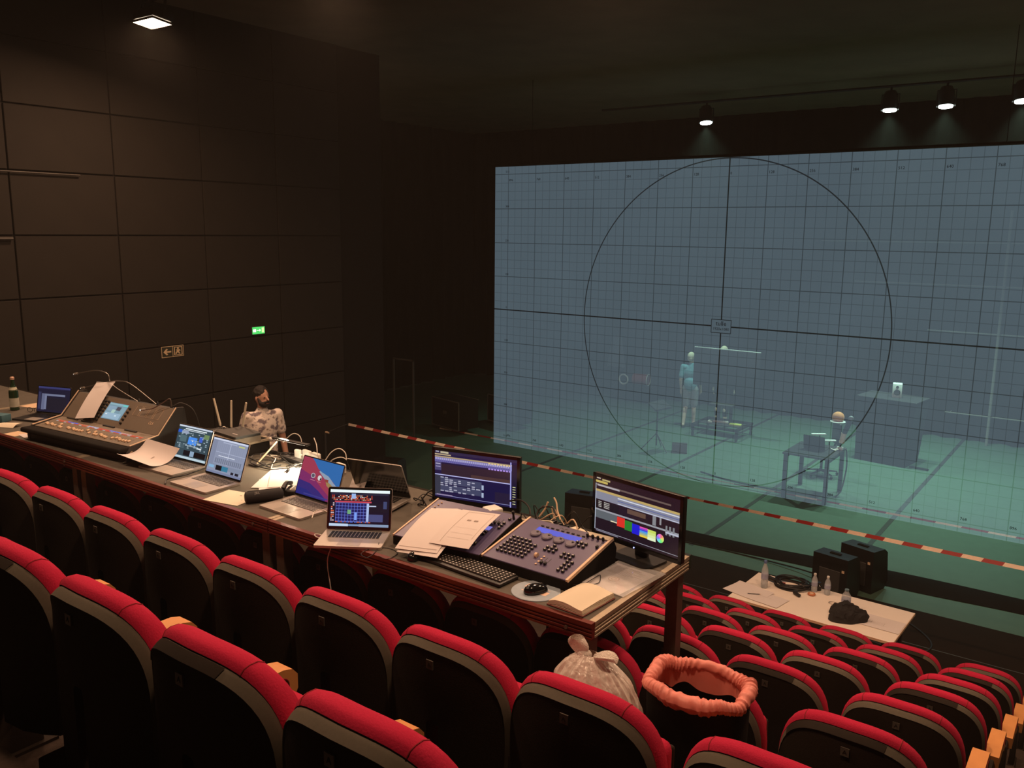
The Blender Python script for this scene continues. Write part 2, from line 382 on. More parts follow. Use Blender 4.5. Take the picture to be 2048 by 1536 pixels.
# ------------------------------------------------------------------ theatre seats
HW, ZB, ZT = .268, .30, .876
ZC, NN = .57, 2.8
def half_w(z, hw=HW, zt=ZT):
    if z >= ZC: return hw * max(0, 1 - ((z - ZC) / (zt - ZC)) ** NN) ** (1 / NN)
    return hw * (1 - .03 * ((ZC - z) / (ZC - ZB)) ** 1.5)
def outline(hw=HW, zt=ZT, zb=ZB, n=26):
    """points of the back's outline from lower left over the top to lower right"""
    out = []
    for k in range(6): out.append((-1, zb + (ZC - zb) * k / 6))
    L = []
    for k in range(n + 1):
        a = math.pi - math.pi * k / n; e = 2 / NN
        L.append((hw * math.copysign(abs(math.cos(a)) ** e, math.cos(a)), ZC + (zt - ZC) * abs(math.sin(a)) ** e))
    left = [(-half_w(z, hw, zt), z) for _, z in out]
    return left + L + [(-x, z) for x, z in left[::-1]]
def curve_y(x): return .08 * (abs(x) / .262) ** 2.2        # the back wraps forward at its sides
def seat_parts():
    O = outline(); n = len(O)
    def ring(scale, dz, y, O=O, top=0):
        return [((x * scale), y + curve_y(x * scale), ZC + (z - ZC) * (1 + dz) if z > ZC else z) for x, z in O]
    # black shell: back skin (slightly domed) and its front, closed at the edge
    rings = [ring(.10, -.9, .004), ring(.5, -.5, -.002), ring(.80, -.25, -.002), ring(.965, -.060, .0)]
    mb = MB(); vs = [q for r_ in rings for q in r_]; m = len(rings)
    fs = [(i * n + k, i * n + k + 1, (i + 1) * n + k + 1, (i + 1) * n + k)[::-1] for i in range(m - 1) for k in range(n - 1)]
    mb.add(vs, fs)
    shell = mb
    # rim: chamfered lip turning from the back over the edge
    rr = [ring(.965, -.060, .0), ring(.970, -.054, -.003), ring(.992, -.014, .014), ring(1.0, 0, .024), ring(1.0, 0, .034)]
    mb = MB(); vs = [q for r_ in rr for q in r_]; m = len(rr)
    mb.add(vs, [(i * n + k, i * n + k + 1, (i + 1) * n + k + 1, (i + 1) * n + k)[::-1] for i in range(m - 1) for k in range(n - 1)]); rim = mb
    # dark taped stretch lying on the rim
    a, b = 11, 23
    mb = MB(); q = [[(x, y - .0025, z + .0025) for x, y, z in r_[a:b]] for r_ in rr[:4]]; w_ = b - a
    mb.add([p_ for r_ in q for p_ in r_], [(i * w_ + k, i * w_ + k + 1, (i + 1) * w_ + k + 1, (i + 1) * w_ + k)[::-1] for i in range(3) for k in range(w_ - 1)]); plate = mb
    # red back cushion
    O2 = outline(HW + .004, ZT + .014, .36)
    n2 = len(O2)
    def r2(s_, dz, y): return [(x * s_, y + curve_y(x * s_), ZC + (z - ZC) * (1 + dz) if z > ZC else z) for x, z in O2]
    cr = [r2(.985, -.03, .026), r2(1.0, .012, .034), r2(1.006, .030, .050), r2(1.0, .026, .074), r2(.97, -.02, .100), r2(.90, -.14, .114), r2(.75, -.3, .116), r2(.4, -.6, .110), r2(.06, -.94, .106)]
    mb = MB(); m = len(cr)
    mb.add([q for r_ in cr for q in r_], [(i * n2 + k, i * n2 + k + 1, (i + 1) * n2 + k + 1, (i + 1) * n2 + k)[::-1] for i in range(m - 1) for k in range(n2 - 1)]); cush = mb
    seams = []
    for sgn in (-1, 1):
        x0 = .165 * sgn
        pts = []
        for s_, dz, y in ((.985, -.03, .026), (1.0, .012, .034), (1.006, .030, .050), (1.0, .026, .074), (.97, -.02, .100), (.90, -.14, .114)):
            zt = ZT + .014; z = ZC + (zt - ZC) * max(0, 1 - (abs(x0) / (HW + .004)) ** NN) ** (1 / NN)
            pts.append((x0 * s_, y + curve_y(x0 * s_), ZC + (z - ZC) * (1 + dz)))
        seams.append(MB().tube(pts, .0018, 5))
    # tipped-up seat pan
    pan = MB().rbox((0, .255, .47), (.46, .09, .42), .035, 3, None)
    panshell = MB().rbox((0, .315, .46), (.44, .025, .36), .012, 2)
    return shell, rim, plate, cush, seams, pan, panshell
shell, rim, plate, cush, seams, pan, panshell = [q if isinstance(q, list) else q.mesh('seat', 50) for q in seat_parts()]
seams = [q.mesh('seam') for q in seams]
def arm_mesh():
    poly = [(.20, -.02), (.20, .05), (.30, .053), (.49, .052), (.525, .042), (.545, .018), (.545, -.03), (.53, -.055), (.50, -.06), (.47, -.05), (.42, -.02), (.30, -.02)]
    mb = MB(); mb.prism([(y, z) for y, z in poly], -.037, .037, T=Matrix(((0, 0, 1), (1, 0, 0), (0, 1, 0)))); return mb
me_arm = arm_mesh().mesh('armrest', 40)
me_arm_groove = MB().tube(spline([(.0376, .39, .026), (.0376, .47, .026), (.0376, .505, .012), (.0376, .51, -.03)], 5), .0022, 5).mesh('groove')
me_ped = MB().rbox((0, .12, .13), (.05, .24, .26), .01, 2).rbox((0, .14, .38), (.035, .10, .30), .01, 2).box((0, .12, .006), (.09, .32, .012)).mesh('pedestal')
bpy.context.view_layer.update()
me_tag = MB().box((0, -.004, 0), (.030, .004, .032)).mesh('tag')
def tag_letter():
    return text('tag_letter', 'A', .022, M['shell'], None, (0, 0, 0), UP, ext=.0006)
_tl = tag_letter(); me_tl = _tl.data; bpy.data.objects.remove(_tl)
shade_desk = {}
ROWN = {-1: 'nearest row', 0: 'second nearest row', 1: 'third nearest row', 2: 'fourth nearest row', 3: 'fifth nearest row', 4: 'third row from stage', 5: 'second row from stage', 6: 'row nearest stage'}
def seat(i, c, arm_l=True, arm_r=False):
    taped = (i + c) % 2 == 0 and i != 0
    lab = f"red theatre seat with {'dark tape on' if taped else 'plain grey'} rim, {ROWN[i]}, " + ('at the aisle end' if c == 1 else f'{ORD[c]} from the aisle')
    t = thing('theatre_seat', lab, 'seat', (seat_x(c), row_y(i), tier_z(i)), 0, 'red theatre seats in rows')
    obj('back_shell', shell, 'shell', t); obj('back_rim', rim, 'rim', t)
    if taped: obj('rim_tape', plate, 'plate', t)
    obj('back_cushion', cush, 'red', t)
    for s_ in seams: obj('seam', s_, 'seam', t)
    obj('seat_cushion', pan, 'red', t); obj('seat_shell', panshell, 'shell', t)
    g = obj('row_tag', me_tag, 'tag', t, (0, -.001, .812)); obj('tag_letter', me_tl, 'shell', g, (0, -.0065, 0), UP)
    xs = [-.27] + ([.27 if c > 1 else .295] if arm_r or c == 1 else [])
    for x in xs:
        obj('pedestal', me_ped, 'shell', t, (x, 0, 0))
        a = obj('armrest', me_arm, 'oak', t, (x, 0, .49)); obj('groove', me_arm_groove, 'seam', a)
    return t
for i in range(-1, 7):
    for c in range(1, 20):
        x = seat_x(c); X, Y = to_px((x, row_y(i), tier_z(i) + .86))
        if x - .3 < WX + .1: continue
        if i <= 0: ok = -140 < X < 2200 and Y < 1720
        elif i == 1: ok = X > -60 and Y < 1700
        else: ok = X > (1090, 1130, 1190, 1230, 1250)[i - 2]
        if ok: seat(i, c)

# ------------------------------------------------------------------ the desk: staging decks on legs
DZ, DY0, DY1, DT = 2.88, 2.72, 3.65, .068
def deck(x0, x1, label):
    t = thing('stage_deck', label, 'stage deck', (x0, DY0, 0), 0, 'staging decks joined into a long desk')
    L, D = x1 - x0, DY1 - DY0
    obj('deck_board', MB().rbox((L / 2, D / 2, DZ - .008), (L - .05, D - .05, .016), .002, 1), 'deck', t)
    def rail(l):            # extruded edge profile with three ribs
        poly = [(0, -DT), (.028, -DT), (.028, 0), (0, 0), (0, -.018), (.007, -.021), (.007, -.026), (0, -.028), (0, -.033), (.007, -.036), (.007, -.040), (0, -.043), (0, -.050), (.007, -.053), (.007, -.058), (0, -.060)]
        return MB().prism(poly, -l / 2, l / 2, T=Matrix(((0, 0, 1), (1, 0, 0), (0, 1, 0))))
    obj('edge_rail', rail(L - .004), mat('red_reflection_rail', (.14, .024, .018), .33, metal=.4, var=.12, scale=5), t, (L / 2, 0, DZ))  # red reflection of the seats put into the front rail's colour
    obj('edge_rail', rail(L - .004), 'alu', t, (L / 2, D, DZ), (0, 0, R(180)))
    obj('edge_rail', rail(D - .056), 'aluend', t, (L - .001, D / 2, DZ), (0, 0, R(90)))
    obj('edge_rail', rail(D - .056), 'aluend', t, (.001, D / 2, DZ), (0, 0, R(-90)))
    for lx in (.055, L - .055):
        for ly, zf in ((.06, tier_z(1) if DY0 + .06 > 2.83 else tier_z(0)), (D - .06, tier_z(1))):
            obj('leg', MB().box((lx, ly, (DZ - DT + zf) / 2), (.06, .06, DZ - DT - zf)), 'steel', t)
    obj('corner_bolt', MB().lathe([(.008, -.004), (.008, .004)], 10, (L - .12, -.001, DZ - .045), Matrix.Rotation(R(90), 3, 'X')), 'steel', t)
    return t
DX = [-9.60, -7.59, -5.58, -3.57, -1.58]
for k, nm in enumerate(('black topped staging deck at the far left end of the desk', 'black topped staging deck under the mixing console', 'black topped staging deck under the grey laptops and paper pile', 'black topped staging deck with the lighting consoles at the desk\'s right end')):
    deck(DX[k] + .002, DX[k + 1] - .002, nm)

# ------------------------------------------------------------------ laptops
def key_grid(w, d, rows, cols, kw=.78, kd=.72, h=.0016):
    mb = MB(); sx, sy = w / cols, d / rows
    for r_ in range(rows):
        k = 0
        while k < cols:
            n = 5 if (r_ == 0 and k == 4) else 1
            mb.box(((-w / 2) + sx * (k + n / 2), -d / 2 + sy * (r_ + .5), h / 2), (sx * (n - 1 + kw), sy * kd, h)); k += n
    return mb
def laptop(label, w, d, lh, tilt, body, loc, rz, rects, keym='keyblk', gain=1.0, bezel=.007, bot=.014, dark_rim=True):
    t = thing('laptop', label, 'laptop', loc, rz)
    b = obj('base', MB().vbox((0, 0, .0075), (w, d, .012), .010), body, t)
    kd = d * .42
    obj('key_well', MB().vbox((0, d * .20, .0138), (w * .80, kd, .0008), .004), body if keym == 'keyblk' else 'dkgrey', t)
    kk = obj('keycaps', key_grid(w * .78, kd * .94, 6, 14), keym, t, (0, d * .20, .0142)); kk['kind'] = 'stuff'
    obj('trackpad', MB().vbox((0, -d * .27, .0137), (w * .34, d * .36, .0006), .004), mat('trackpad', (.40, .36, .32), .3, metal=.3), t)
    obj('hinge', MB().tube([(-w * .36, d / 2 - .003, .013), (w * .36, d / 2 - .003, .013)], .0055, 8), 'dkgrey', t)
    lid = obj('lid', MB().vbox((0, 0, lh / 2), (w, .006, lh), .001), body, t, (0, d / 2 - .001, .014), (-R(tilt), 0, 0))
    lid2 = MB(); X = Matrix.Rotation(R(90), 3, 'X')
    lid.data = MB().vbox((0, 0, lh / 2), (w, lh, .006), .012, 5, X).mesh('lid'); lid.data.materials.append(M[body])
    obj('screen_border', MB().vbox((0, -.0034, lh / 2), (w - .004, lh - .004, .0008), .010, 5, X), 'gloss', lid)
    if rects:
        picture('screen_picture', w - 2 * bezel, lh - bezel - bot, rects, lid, SCREEN, (0, -.0041, (lh + bot - bezel) / 2), UP, gain)
    return t
def rows_of(x0, x1, y0, y1, n, m, c, fill=.6, jit=None):
    out = []
    for j in range(n):
        for i in range(m):
            if rnd.random() > fill: continue
            a = x0 + (x1 - x0) * i / m; b = y0 + (y1 - y0) * j / n
            cc = c if jit is None else rnd.choice(jit)
            out.append((a, b, a + (x1 - x0) / m * rnd.uniform(.55, .9), b + (y1 - y0) / n * .6, cc))
    return out
ui_patch = [(0, 0, 1, 1, (52, 72, 82)), (0, 0, 1, .05, (200, 210, 225)), (.2, .08, .85, .11, (225, 235, 240)), (.15, .13, .8, .15, (205, 215, 225)), (0, .15, .12, .24, (40, 90, 200)),
            (.12, .16, .32, .25, (150, 160, 185)), (.8, .16, .95, .3, (110, 135, 90)), (.36, .32, .62, .55, (70, 140, 235)), (.48, .41, .5, .46, (220, 235, 255)), (.68, .25, .78, .42, (60, 95, 200)),
            (.1, .3, .3, .5, (80, 105, 112)), (.64, .46, .76, .52, (170, 180, 190)), (.3, .58, .7, .61, (150, 165, 178)), (.08, .55, .28, .7, (70, 90, 100)), (.65, .6, .8, .64, (215, 225, 235)),
            (.3, .74, .5, .9, (8, 8, 18)), (.5, .74, .62, .9, (140, 165, 190)), (.62, .74, .96, .9, (8, 8, 14)), (0, .93, 1, 1, (185, 205, 215))] + rows_of(.05, .95, .2, .7, 10, 14, (150, 170, 180), .25)
ui_mixer = [(0, 0, 1, 1, (140, 148, 172)), (0, 0, 1, .05, (205, 212, 232)), (.02, .05, .14, .8, (128, 136, 160)), (.3, .08, .7, .11, (168, 176, 200)), (.75, .09, .92, .13, (190, 195, 130)), (.52, .1, .54, .72, (172, 180, 205)),
            (.15, .38, 1, .395, (172, 180, 205)), (.25, .48, .72, .50, (222, 228, 240))] + [(.18 + k * .055, .56, .215 + k * .055, .70, (112, 120, 140)) for k in range(14)] + [(.18 + k * .055, .12, .183 + k * .055, .52, (118, 126, 150)) for k in range(14)] + \
           [(.02, .74, 1, .86, (128, 138, 160)), (.25, .76, .42, .9, (12, 16, 22)), (.42, .76, .60, .9, (50, 120, 150)), (.04, .78, .2, .86, (130, 175, 210)), (.70, .86, .78, .93, (28, 30, 42)), (.82, .86, .92, .93, (28, 30, 42)), (0, .94, 1, 1, (120, 128, 158))]
def wave(pts, c): return (pts, c)
ui_wall = [(0, 0, 1, 1, (165, 60, 85)), wave([(0, .35), (.3, .45), (.6, .7), (.8, .85), (1, .95), (1, 1), (0, 1)], (130, 45, 105)), wave([(0, .62), (.3, .66), (.55, .8), (.75, .95), (.75, 1), (0, 1)], (55, 42, 120)), wave([(0, .82), (.25, .84), (.45, .94), (.5, 1), (0, 1)], (38, 42, 125)),
           wave([(.62, .42), (.8, .5), (1, .72), (1, .9), (.85, .72), (.7, .6)], (165, 135, 85)), wave([(.5, .25), (.7, .35), (.85, .5), (1, .6), (1, .74), (.8, .55), (.62, .45), (.45, .3)], (150, 165, 185)),
           wave([(.22, 0), (1, 0), (1, .62), (.86, .5), (.7, .36), (.52, .3), (.42, .24), (.3, .08)], (48, 110, 180)),
           wave([(.33 + .055 * math.cos(R(a)), .44 + .07 * math.sin(R(a))) for a in range(0, 360, 20)], (190, 180, 190)), wave([(.33 + .038 * math.cos(R(a)), .44 + .048 * math.sin(R(a))) for a in range(0, 360, 20)], (95, 90, 105)),
           wave([(.50 + .05 * math.cos(R(a)), .46 + .07 * math.sin(R(a))) for a in range(0, 360, 20)], (225, 220, 220)), wave([(.51 + .035 * math.cos(R(a)), .47 + .05 * math.sin(R(a))) for a in range(-60, 120, 20)], (25, 22, 30)),
           (.64, .45, .72, .52, (150, 70, 60)), (.28, .55, .40, .565, (200, 120, 140)), (.46, .56, .55, .575, (200, 130, 140)), (.2, .93, .8, .965, (62, 60, 140))]
OR, BL, WH = (225, 100, 60), (70, 110, 220), (235, 240, 245)
ui_cue = [(0, 0, 1, 1, (14, 15, 36)), (0, 0, 1, .075, (235, 248, 250)), (.02, .10, .98, .14, (35, 38, 60))] + rows_of(.03, .72, .15, .30, 4, 26, OR, .72, [OR, (230, 130, 70), (200, 60, 50), (240, 230, 225)]) + \
         [(.36, .10, .43, .24, (150, 180, 230)), (.08, .31, .70, .35, (200, 70, 90)), (.10, .36, .62, .86, (24, 30, 90))] + [(.10 + k * .052, .36, .106 + k * .052, .86, (90, 110, 220)) for k in range(11)] + [(.10, .36 + k * .083, .62, .367 + k * .083, (130, 150, 235)) for k in range(7)] + \
         [(.30, .55, .36, .66, (110, 170, 120)), (.42, .62, .46, .82, (120, 160, 240)), (.62, .36, .66, .86, (170, 190, 235)), (.66, .36, .98, .60, (18, 18, 34)), (.66, .42, .78, .45, (190, 200, 225)), (.66, .66, .9, .86, (68, 74, 120))] + rows_of(.02, .08, .36, .88, 10, 2, OR, .7, [OR, (210, 190, 200)]) + \
         rows_of(.1, .7, .87, .91, 1, 26, OR, .7, [OR, BL]) + [(0, .93, .32, 1, (190, 210, 235)), (.32, .94, .5, .99, (120, 150, 190)), (.5, .93, 1, 1, (130, 150, 180)), (.90, .3, .96, .5, (60, 70, 110))]
ui_list = [(0, 0, 1, 1, (22, 22, 46)), (0, 0, 1, .07, (52, 55, 105)), (0, .07, 1, .10, (30, 30, 60)), (.12, .28, .22, .92, (95, 100, 128)), (.02, .22, .10, .9, (45, 48, 78)), (.22, .28, .85, .36, (108, 114, 140)), (.22, .36, .28, .9, (112, 118, 145)), (.30, .42, .9, .92, (26, 24, 38))]

bx = (R(0),)
def deg_between(a, b): return math.atan2(b[1] - a[1], b[0] - a[0])
laptop('grey laptop showing a dark interface with a bright blue square', .356, .245, .235, 20, 'space', (-4.86, 2.985, DZ), R(2), ui_patch, keym='grey')
laptop('grey laptop showing a pale lilac mixer window', .356, .245, .235, 20, 'space', (-4.385, 2.905, DZ), R(0), ui_mixer, keym='grey')
laptop('grey laptop with a red and blue wave wallpaper', .356, .245, .235, 20, 'space', (-3.60, 2.945, DZ), R(-2), ui_wall, keym='grey', gain=.85)
laptop('silver laptop with black keys, overhanging the desk edge, screen full of cue lists', .332, .228, .215, 16, 'silver', (-2.995, 2.788, DZ), R(32), ui_cue, bezel=.013, bot=.018)
laptop('open silver laptop with its screen off, turned sideways behind the cue laptop', .358, .247, .240, -26, 'silver', (-3.326, 3.25, DZ + .012), R(13), None)
laptop('black laptop behind the mixing console with a dark list window', .34, .24, .225, 12, 'black', (-6.95, 3.16, DZ), R(18), ui_list, gain=1)
st = tag(obj('laptop_riser', MB().rbox((0, 0, .005), (.30, .2, .010), .002, 1), 'dkgrey', None, (-3.326, 3.25, DZ), (0, 0, R(13))), 'flat dark board under the laptop with its screen off', 'board')

# ------------------------------------------------------------------ monitors
def monitor(label, w, h, loc, rz, rects, led=False, gain=1.0, B=.03):
    t = thing('monitor', label, 'monitor', loc, rz)
    fr = obj('frame', MB().rbox((0, .012, B + h / 2), (w, .03, h), .006, 2), 'black', t)
    obj('back_shell', MB().rbox((0, .040, B + h / 2), (w * .7, .035, h * .65), .012, 2), 'black', t)
    b = .017
    obj('bezel', MB().box((0, -.004, B + b / 2), (w, .004, b)).box((0, -.004, B + h - b / 2), (w, .004, b)).box((-w / 2 + b / 2, -.004, B + h / 2), (b, .004, h)).box((w / 2 - b / 2, -.004, B + h / 2), (b, .004, h)), 'gloss', t)
    picture('screen_picture', w - 2 * b, h - 2 * b - .006, rects, t, SCREEN, (0, -.0036, B + h / 2 + .003), UP, gain)
    obj('neck', MB().rbox((0, .055, .04 + B), (.07, .025, .08 + 2 * B), .006, 2), 'black', t)
    obj('foot', MB().vbox((0, .03, .006), (.24, .19, .012), .05, 6), 'black', t)
    if led: obj('power_light', MB().lathe([(.003, 0), (.003, .002)], 8, (.0, -.0065, B + .007), Matrix.Rotation(R(90), 3, 'X')), emat('blue_led', (.25, .3, 1), 6), t)
    return t
YG = (140, 130, 90)
ui_m1 = [(0, 0, 1, 1, (22, 18, 62)), (0, 0, 1, .06, (40, 34, 66)), (.01, .01, .05, .03, (190, 190, 205)), (.07, .01, .17, .05, (190, 180, 150)), (0, .065, .2, .09, (185, 165, 130)), (0, .11, .94, .14, (170, 150, 120)), (0, .14, .94, .24, (110, 105, 165))] + \
        [(.005 + k * .026, .15, .024 + k * .026, .19, (165, 162, 205)) for k in range(35)] + [(.005 + k * .026, .2, .024 + k * .026, .235, (88, 84, 150)) for k in range(35)] + [(.66 + k * .035, .13, .685 + k * .035, .155, (225, 200, 140)) for k in range(8)] + [(.66 + k * .035, .24, .685 + k * .035, .27, (170, 140, 225)) for k in range(8)] + \
        [(0, .24, .08, .42, (70, 66, 110)), (.01, .27, .07, .29, (170, 165, 195)), (.01, .33, .07, .35, (150, 145, 180)), (.08, .27, .92, .52, (42, 28, 44)), (.45, .43, .92, .50, (70, 48, 50)), (0, .50, .92, .52, (178, 180, 230)), (0, .52, .07, .96, (48, 52, 70))] + \
        [(.07, y, .58, y + .14, (62, 66, 96)) for y in (.56, .72)] + rows_of(.07, .57, .55, .88, 8, 9, (165, 165, 185), .5) + [(.58, .62, .605, .72, (165, 178, 205)), (.58, .78, .605, .88, (165, 178, 205)), (.74, .72, .92, .95, (34, 26, 54)), (.92, .06, .935, 1, (150, 152, 215)), (.94, .1, 1, 1, (20, 17, 46))] + \
        [(.95, .56 + k * .05, .985, .575 + k * .05, (200, 200, 150)) for k in range(8)] + [(0, .95, .92, .957, (160, 165, 220)), (.02, .93, .22, .955, (140, 125, 160))]
def tri(c0, c1, n, x0, x1, y0, y1): return [(x0, y0 + (y1 - y0) * k / n, x1, y0 + (y1 - y0) * (k + 1) / n, tuple(int(a + (b - a) * k / (n - 1)) for a, b in zip(c0, c1))) for k in range(n)]
ui_m2 = [(0, 0, 1, 1, (30, 18, 30)), (.01, .01, .06, .03, (190, 180, 160)), (.08, .02, .18, .05, (180, 165, 110)), (0, .06, .15, .10, (190, 170, 90)), (0, .12, .9, .15, (100, 85, 80)), (.02, .13, .3, .16, (170, 165, 170)), (0, .22, 1, .26, (185, 160, 100)), (0, .26, 1, .40, (130, 132, 148)), (.28, .28, 1, .30, (205, 210, 225)), (.28, .33, 1, .345, (90, 100, 150)), (.28, .38, 1, .395, (190, 195, 215)),
         (0, .42, .3, .56, (22, 18, 24))] + [(.04, .43 + k * .03, .08, .445 + k * .03, (175, 170, 165)) for k in range(4)] + [(.11, .43 + k * .03, .18, .445 + k * .03, (175, 170, 165)) for k in range(4)] + \
        [(0, .57, 1, .60, (150, 152, 160)), (0, .60, .28, .74, (92, 98, 104)), (.2, .72, .3, .74, (225, 215, 180)), (.28, .61, .375, .78, (215, 48, 38)), (.375, .63, .465, .80, (40, 125, 45)), (.465, .645, .555, .82, (30, 28, 205))] + tri((225, 80, 170), (60, 60, 220), 3, .555, .65, .655, .72) + tri((70, 150, 230), (235, 200, 60), 4, .555, .65, .72, .83) + tri((195, 215, 95), (225, 240, 200), 4, .65, .745, .66, .84)
for a in range(0, 360, 30):
    import colorsys
    c_ = colorsys.hsv_to_rgb((a / 360 + .2) % 1, .5, 1)
    ui_m2.append(([(.795, .75)] + [(.795 + .042 * math.cos(R(b_)), .75 + .075 * math.sin(R(b_))) for b_ in (a, a + 15, a + 30)], tuple(int(v * 235) for v in c_)))
ui_m2 += [(.7, .40, .74, .56, (130, 132, 138)), (.78, .40, .8, .52, (140, 140, 145)), (.84, .28, .96, .30, (210, 210, 215)), (.85, .5, .87, .66, (125, 128, 132)), (.89, .5, .91, .66, (125, 128, 132)), (.93, .5, .95, .66, (125, 128, 132)), (.4, .42, .62, .5, (95, 72, 60)), (.85, .6, 1, .63, (180, 184, 200)), (0, .95, 1, .957, (175, 175, 190)), (.02, .965, .3, .985, (120, 115, 130)), (0, .12, .006, .95, (205, 215, 235))]
monitor('wide black monitor full of blue cue tables behind the paper stack', .53, .305, (-2.79, 3.50, DZ), R(12), ui_m1, B=.035)
monitor('wide black monitor with a row of colour swatches at the desk\'s right end', .53, .315, (-1.765, 3.41, DZ), R(-11), ui_m2, led=True, B=.06)

# ------------------------------------------------------------------ sound mixing console
def mixing_console():
    W_ = 1.14
    t = thing('mixing_console', 'large grey-brown digital sound mixing console at the left of the desk', 'mixing console', (-5.79, 2.795, DZ), R(4.4))
    prof = [(.05, .002), (.50, .002), (.52, .10), (.50, .275), (.455, .282), (.30, .115), (.085, .085), (.05, .05)]       # y, z of the body
    TX = Matrix(((0, 0, 1), (1, 0, 0), (0, 1, 0)))
    obj('body', MB().prism(prof, -W_ / 2 + .012, W_ / 2 - .012, T=TX), 'mixdk', t)
    def slope(y0, z0, y1, z1):            # frame lying on a sloping panel
        a = math.atan2(z1 - z0, y1 - y0); return (0, (y0 + y1) / 2, (z0 + z1) / 2), a, math.hypot(y1 - y0, z1 - z0)
    c1, a1, l1 = slope(.09, .0865, .30, .1165); c2, a2, l2 = slope(.302, .118, .452, .281)
    p1 = obj('fader_panel', MB().rbox((0, 0, .002), (W_ - .03, l1, .006), .002, 1), 'mixer', t, c1, (a1, 0, 0))
    p2 = obj('screen_panel', MB().rbox((0, 0, .002), (W_ - .03, l2, .006), .002, 1), 'mixer', t, c2, (a2, 0, 0))
    for sx in (-1, 1):
        ck = [(y, z) for y, z in [(.045, 0), (.51, 0), (.535, .10), (.51, .287), (.452, .292), (.298, .126), (.08, .096), (.045, .06)]]
        obj('side_cheek', MB().prism(ck, -.012, .012, (sx * (W_ / 2 - .002), 0, 0), TX), 'mixdk', t)
        obj('cheek_trim', MB().tube([(sx * (W_ / 2), .08, .098), (sx * (W_ / 2), .298, .128), (sx * (W_ / 2), .45, .293)], .0045, 6), 'beige', t)
    obj('wrist_rest', MB().rbox((0, .035, .075), (W_ + .02, .085, .036), .014, 3), 'matblack', t)
    # emblem of a ring with three crossed bars on the right cheek
    em = MB(); X = W_ / 2 + .0115
    em.tube([(X, .085 + .016 * math.cos(R(a)), .045 + .016 * math.sin(R(a))) for a in range(0, 360, 20)], .0016, 5, closed=True)
    for a in (90, 210, 330): em.tube([(X, .085, .045), (X, .085 + .015 * math.cos(R(a)), .045 + .015 * math.sin(R(a)))], .0014, 5)
    obj('round_emblem', em, 'beige', t)
    # touch screen and panel prints
    picture('touch_screen', .215, .135, [(0, 0, 1, 1, (120, 150, 165)), (.02, .03, .98, .12, (140, 175, 185)), (.72, .03, .97, .13, (110, 200, 195)), (.05, .2, .45, .5, (135, 160, 180)), (.5, .2, .72, .42, (80, 75, 85)), (.32, .4, .5, .6, (170, 200, 190)), (.05, .6, .9, .95, (150, 178, 198)), (.1, .68, .2, .74, (220, 230, 235)), (.6, .7, .7, .78, (200, 220, 230)), (.75, .2, .95, .6, (130, 160, 172))], p2, SCREEN, (-.02, .005, .0054), lift=.0004)
    for k in range(4):
        obj('outline_box', MB().tube([(.18 + k * .075, .005, .0054), (.24 + k * .075, .005, .0054), (.24 + k * .075, .085, .0054), (.18 + k * .075, .085, .0054)], .0007, 4, closed=True), 'beige', p2)
    text('model_mark', 'CL5', .03, M['beige'], p2, (.42, -.03, .0055))
    kn = MB().lathe([(.0085, 0), (.0075, .014), (.004, .016)], 10).mesh('knob')
    for gx in (-.36, -.27, -.18):
        for j in range(7):
            if gx == -.36 and j < 4: continue
            for i in range(2): obj('knob', kn, 'black', p2, (gx + i * .035, -.085 + j * .026, .005))
    for j in range(5): obj('knob', kn, 'black', p2, (.125, -.075 + j * .03, .005))
    # meter strips at the knee, fader caps, coloured scribble strips
    for x0 in (-.47, -.29, -.03, .22): obj('meter_strip', MB().box((x0 + .065, l1 / 2 - .012, .008), (.13, .012, .008)), 'black', p1)
    fad = MB().rbox((0, 0, .006), (.013, .024, .012), .003, 1).mesh('fader_cap')
    for k in range(34):
        if k % 9 == 8: continue
        y = -.055 + rnd.choice((-.01, 0, 0, .012, .03)) * (1 if k % 3 else .3)
        obj('fader_cap', fad, 'beige', p1, (-.50 + k * .0295, y, .005))
    stripc = [(235, 110, 80), (120, 120, 220), (235, 130, 95), (205, 200, 225), (240, 90, 70), (130, 130, 225), (235, 175, 165)]
    R_ = []
    for k in range(32): R_.append((k / 32, 0, (k + .86) / 32, .5, stripc[(k // 4) % 7])); R_.append((k / 32, .6, (k + .86) / 32, 1, (225, 90, 60) if k % 3 else (205, 195, 190)))
    picture('scribble_strip', 1.0, .026, R_, p1, SCREEN, (0, .035, .0058), gain=.8)
    sl = MB()
    for k in range(34): sl.box((-.50 + k * .0295, -.045, .0052), (.002, .07, .0006))
    q = obj('fader_slots', sl, 'black', p1); q['kind'] = 'stuff'
    return t
mixing_console()
def bent_sheet(label, w, d, loc, rot, bend=0, curl=0, m='paper', name='paper_sheet', prints=None, cat='paper'):
    """w x d sheet, bent along its length (bend: sagitta, curl: lifted end)"""
    def f(u, v):
        x, y = (u - .5) * w, (v - .5) * d
        return (x, y, bend * (1 - (2 * v - 1) ** 2) + curl * max(0, v - .55) ** 2 * 4 + curl * .4 * u * v)
    o = thing(name, label, cat, loc, rot=rot)
    obj('sheet', MB().sheet(f, 9, 13), m, o)
    if prints:
        g = MB(); cs = []
        for (x0, y0, x1, y1) in prints:
            k = max(1, int((y1 - y0) * 12))
            for j in range(k):
                va, vb = y0 + (y1 - y0) * j / k, y0 + (y1 - y0) * (j + 1) / k
                q = [Vector(f(u, v)) + Vector((0, 0, .0012)) for u, v in ((x0, va), (x1, va), (x1, vb), (x0, vb))]; g.add(q, [(0, 1, 2, 3)])
        pr = obj('print', g, mat('print_grey', (.30, .24, .21), .8), o); pr['kind'] = 'stuff'
    return o
txt = [(.12, .90 - k * .05, .12 + rnd.uniform(.35, .75), .905 - k * .05) for k in range(12)]
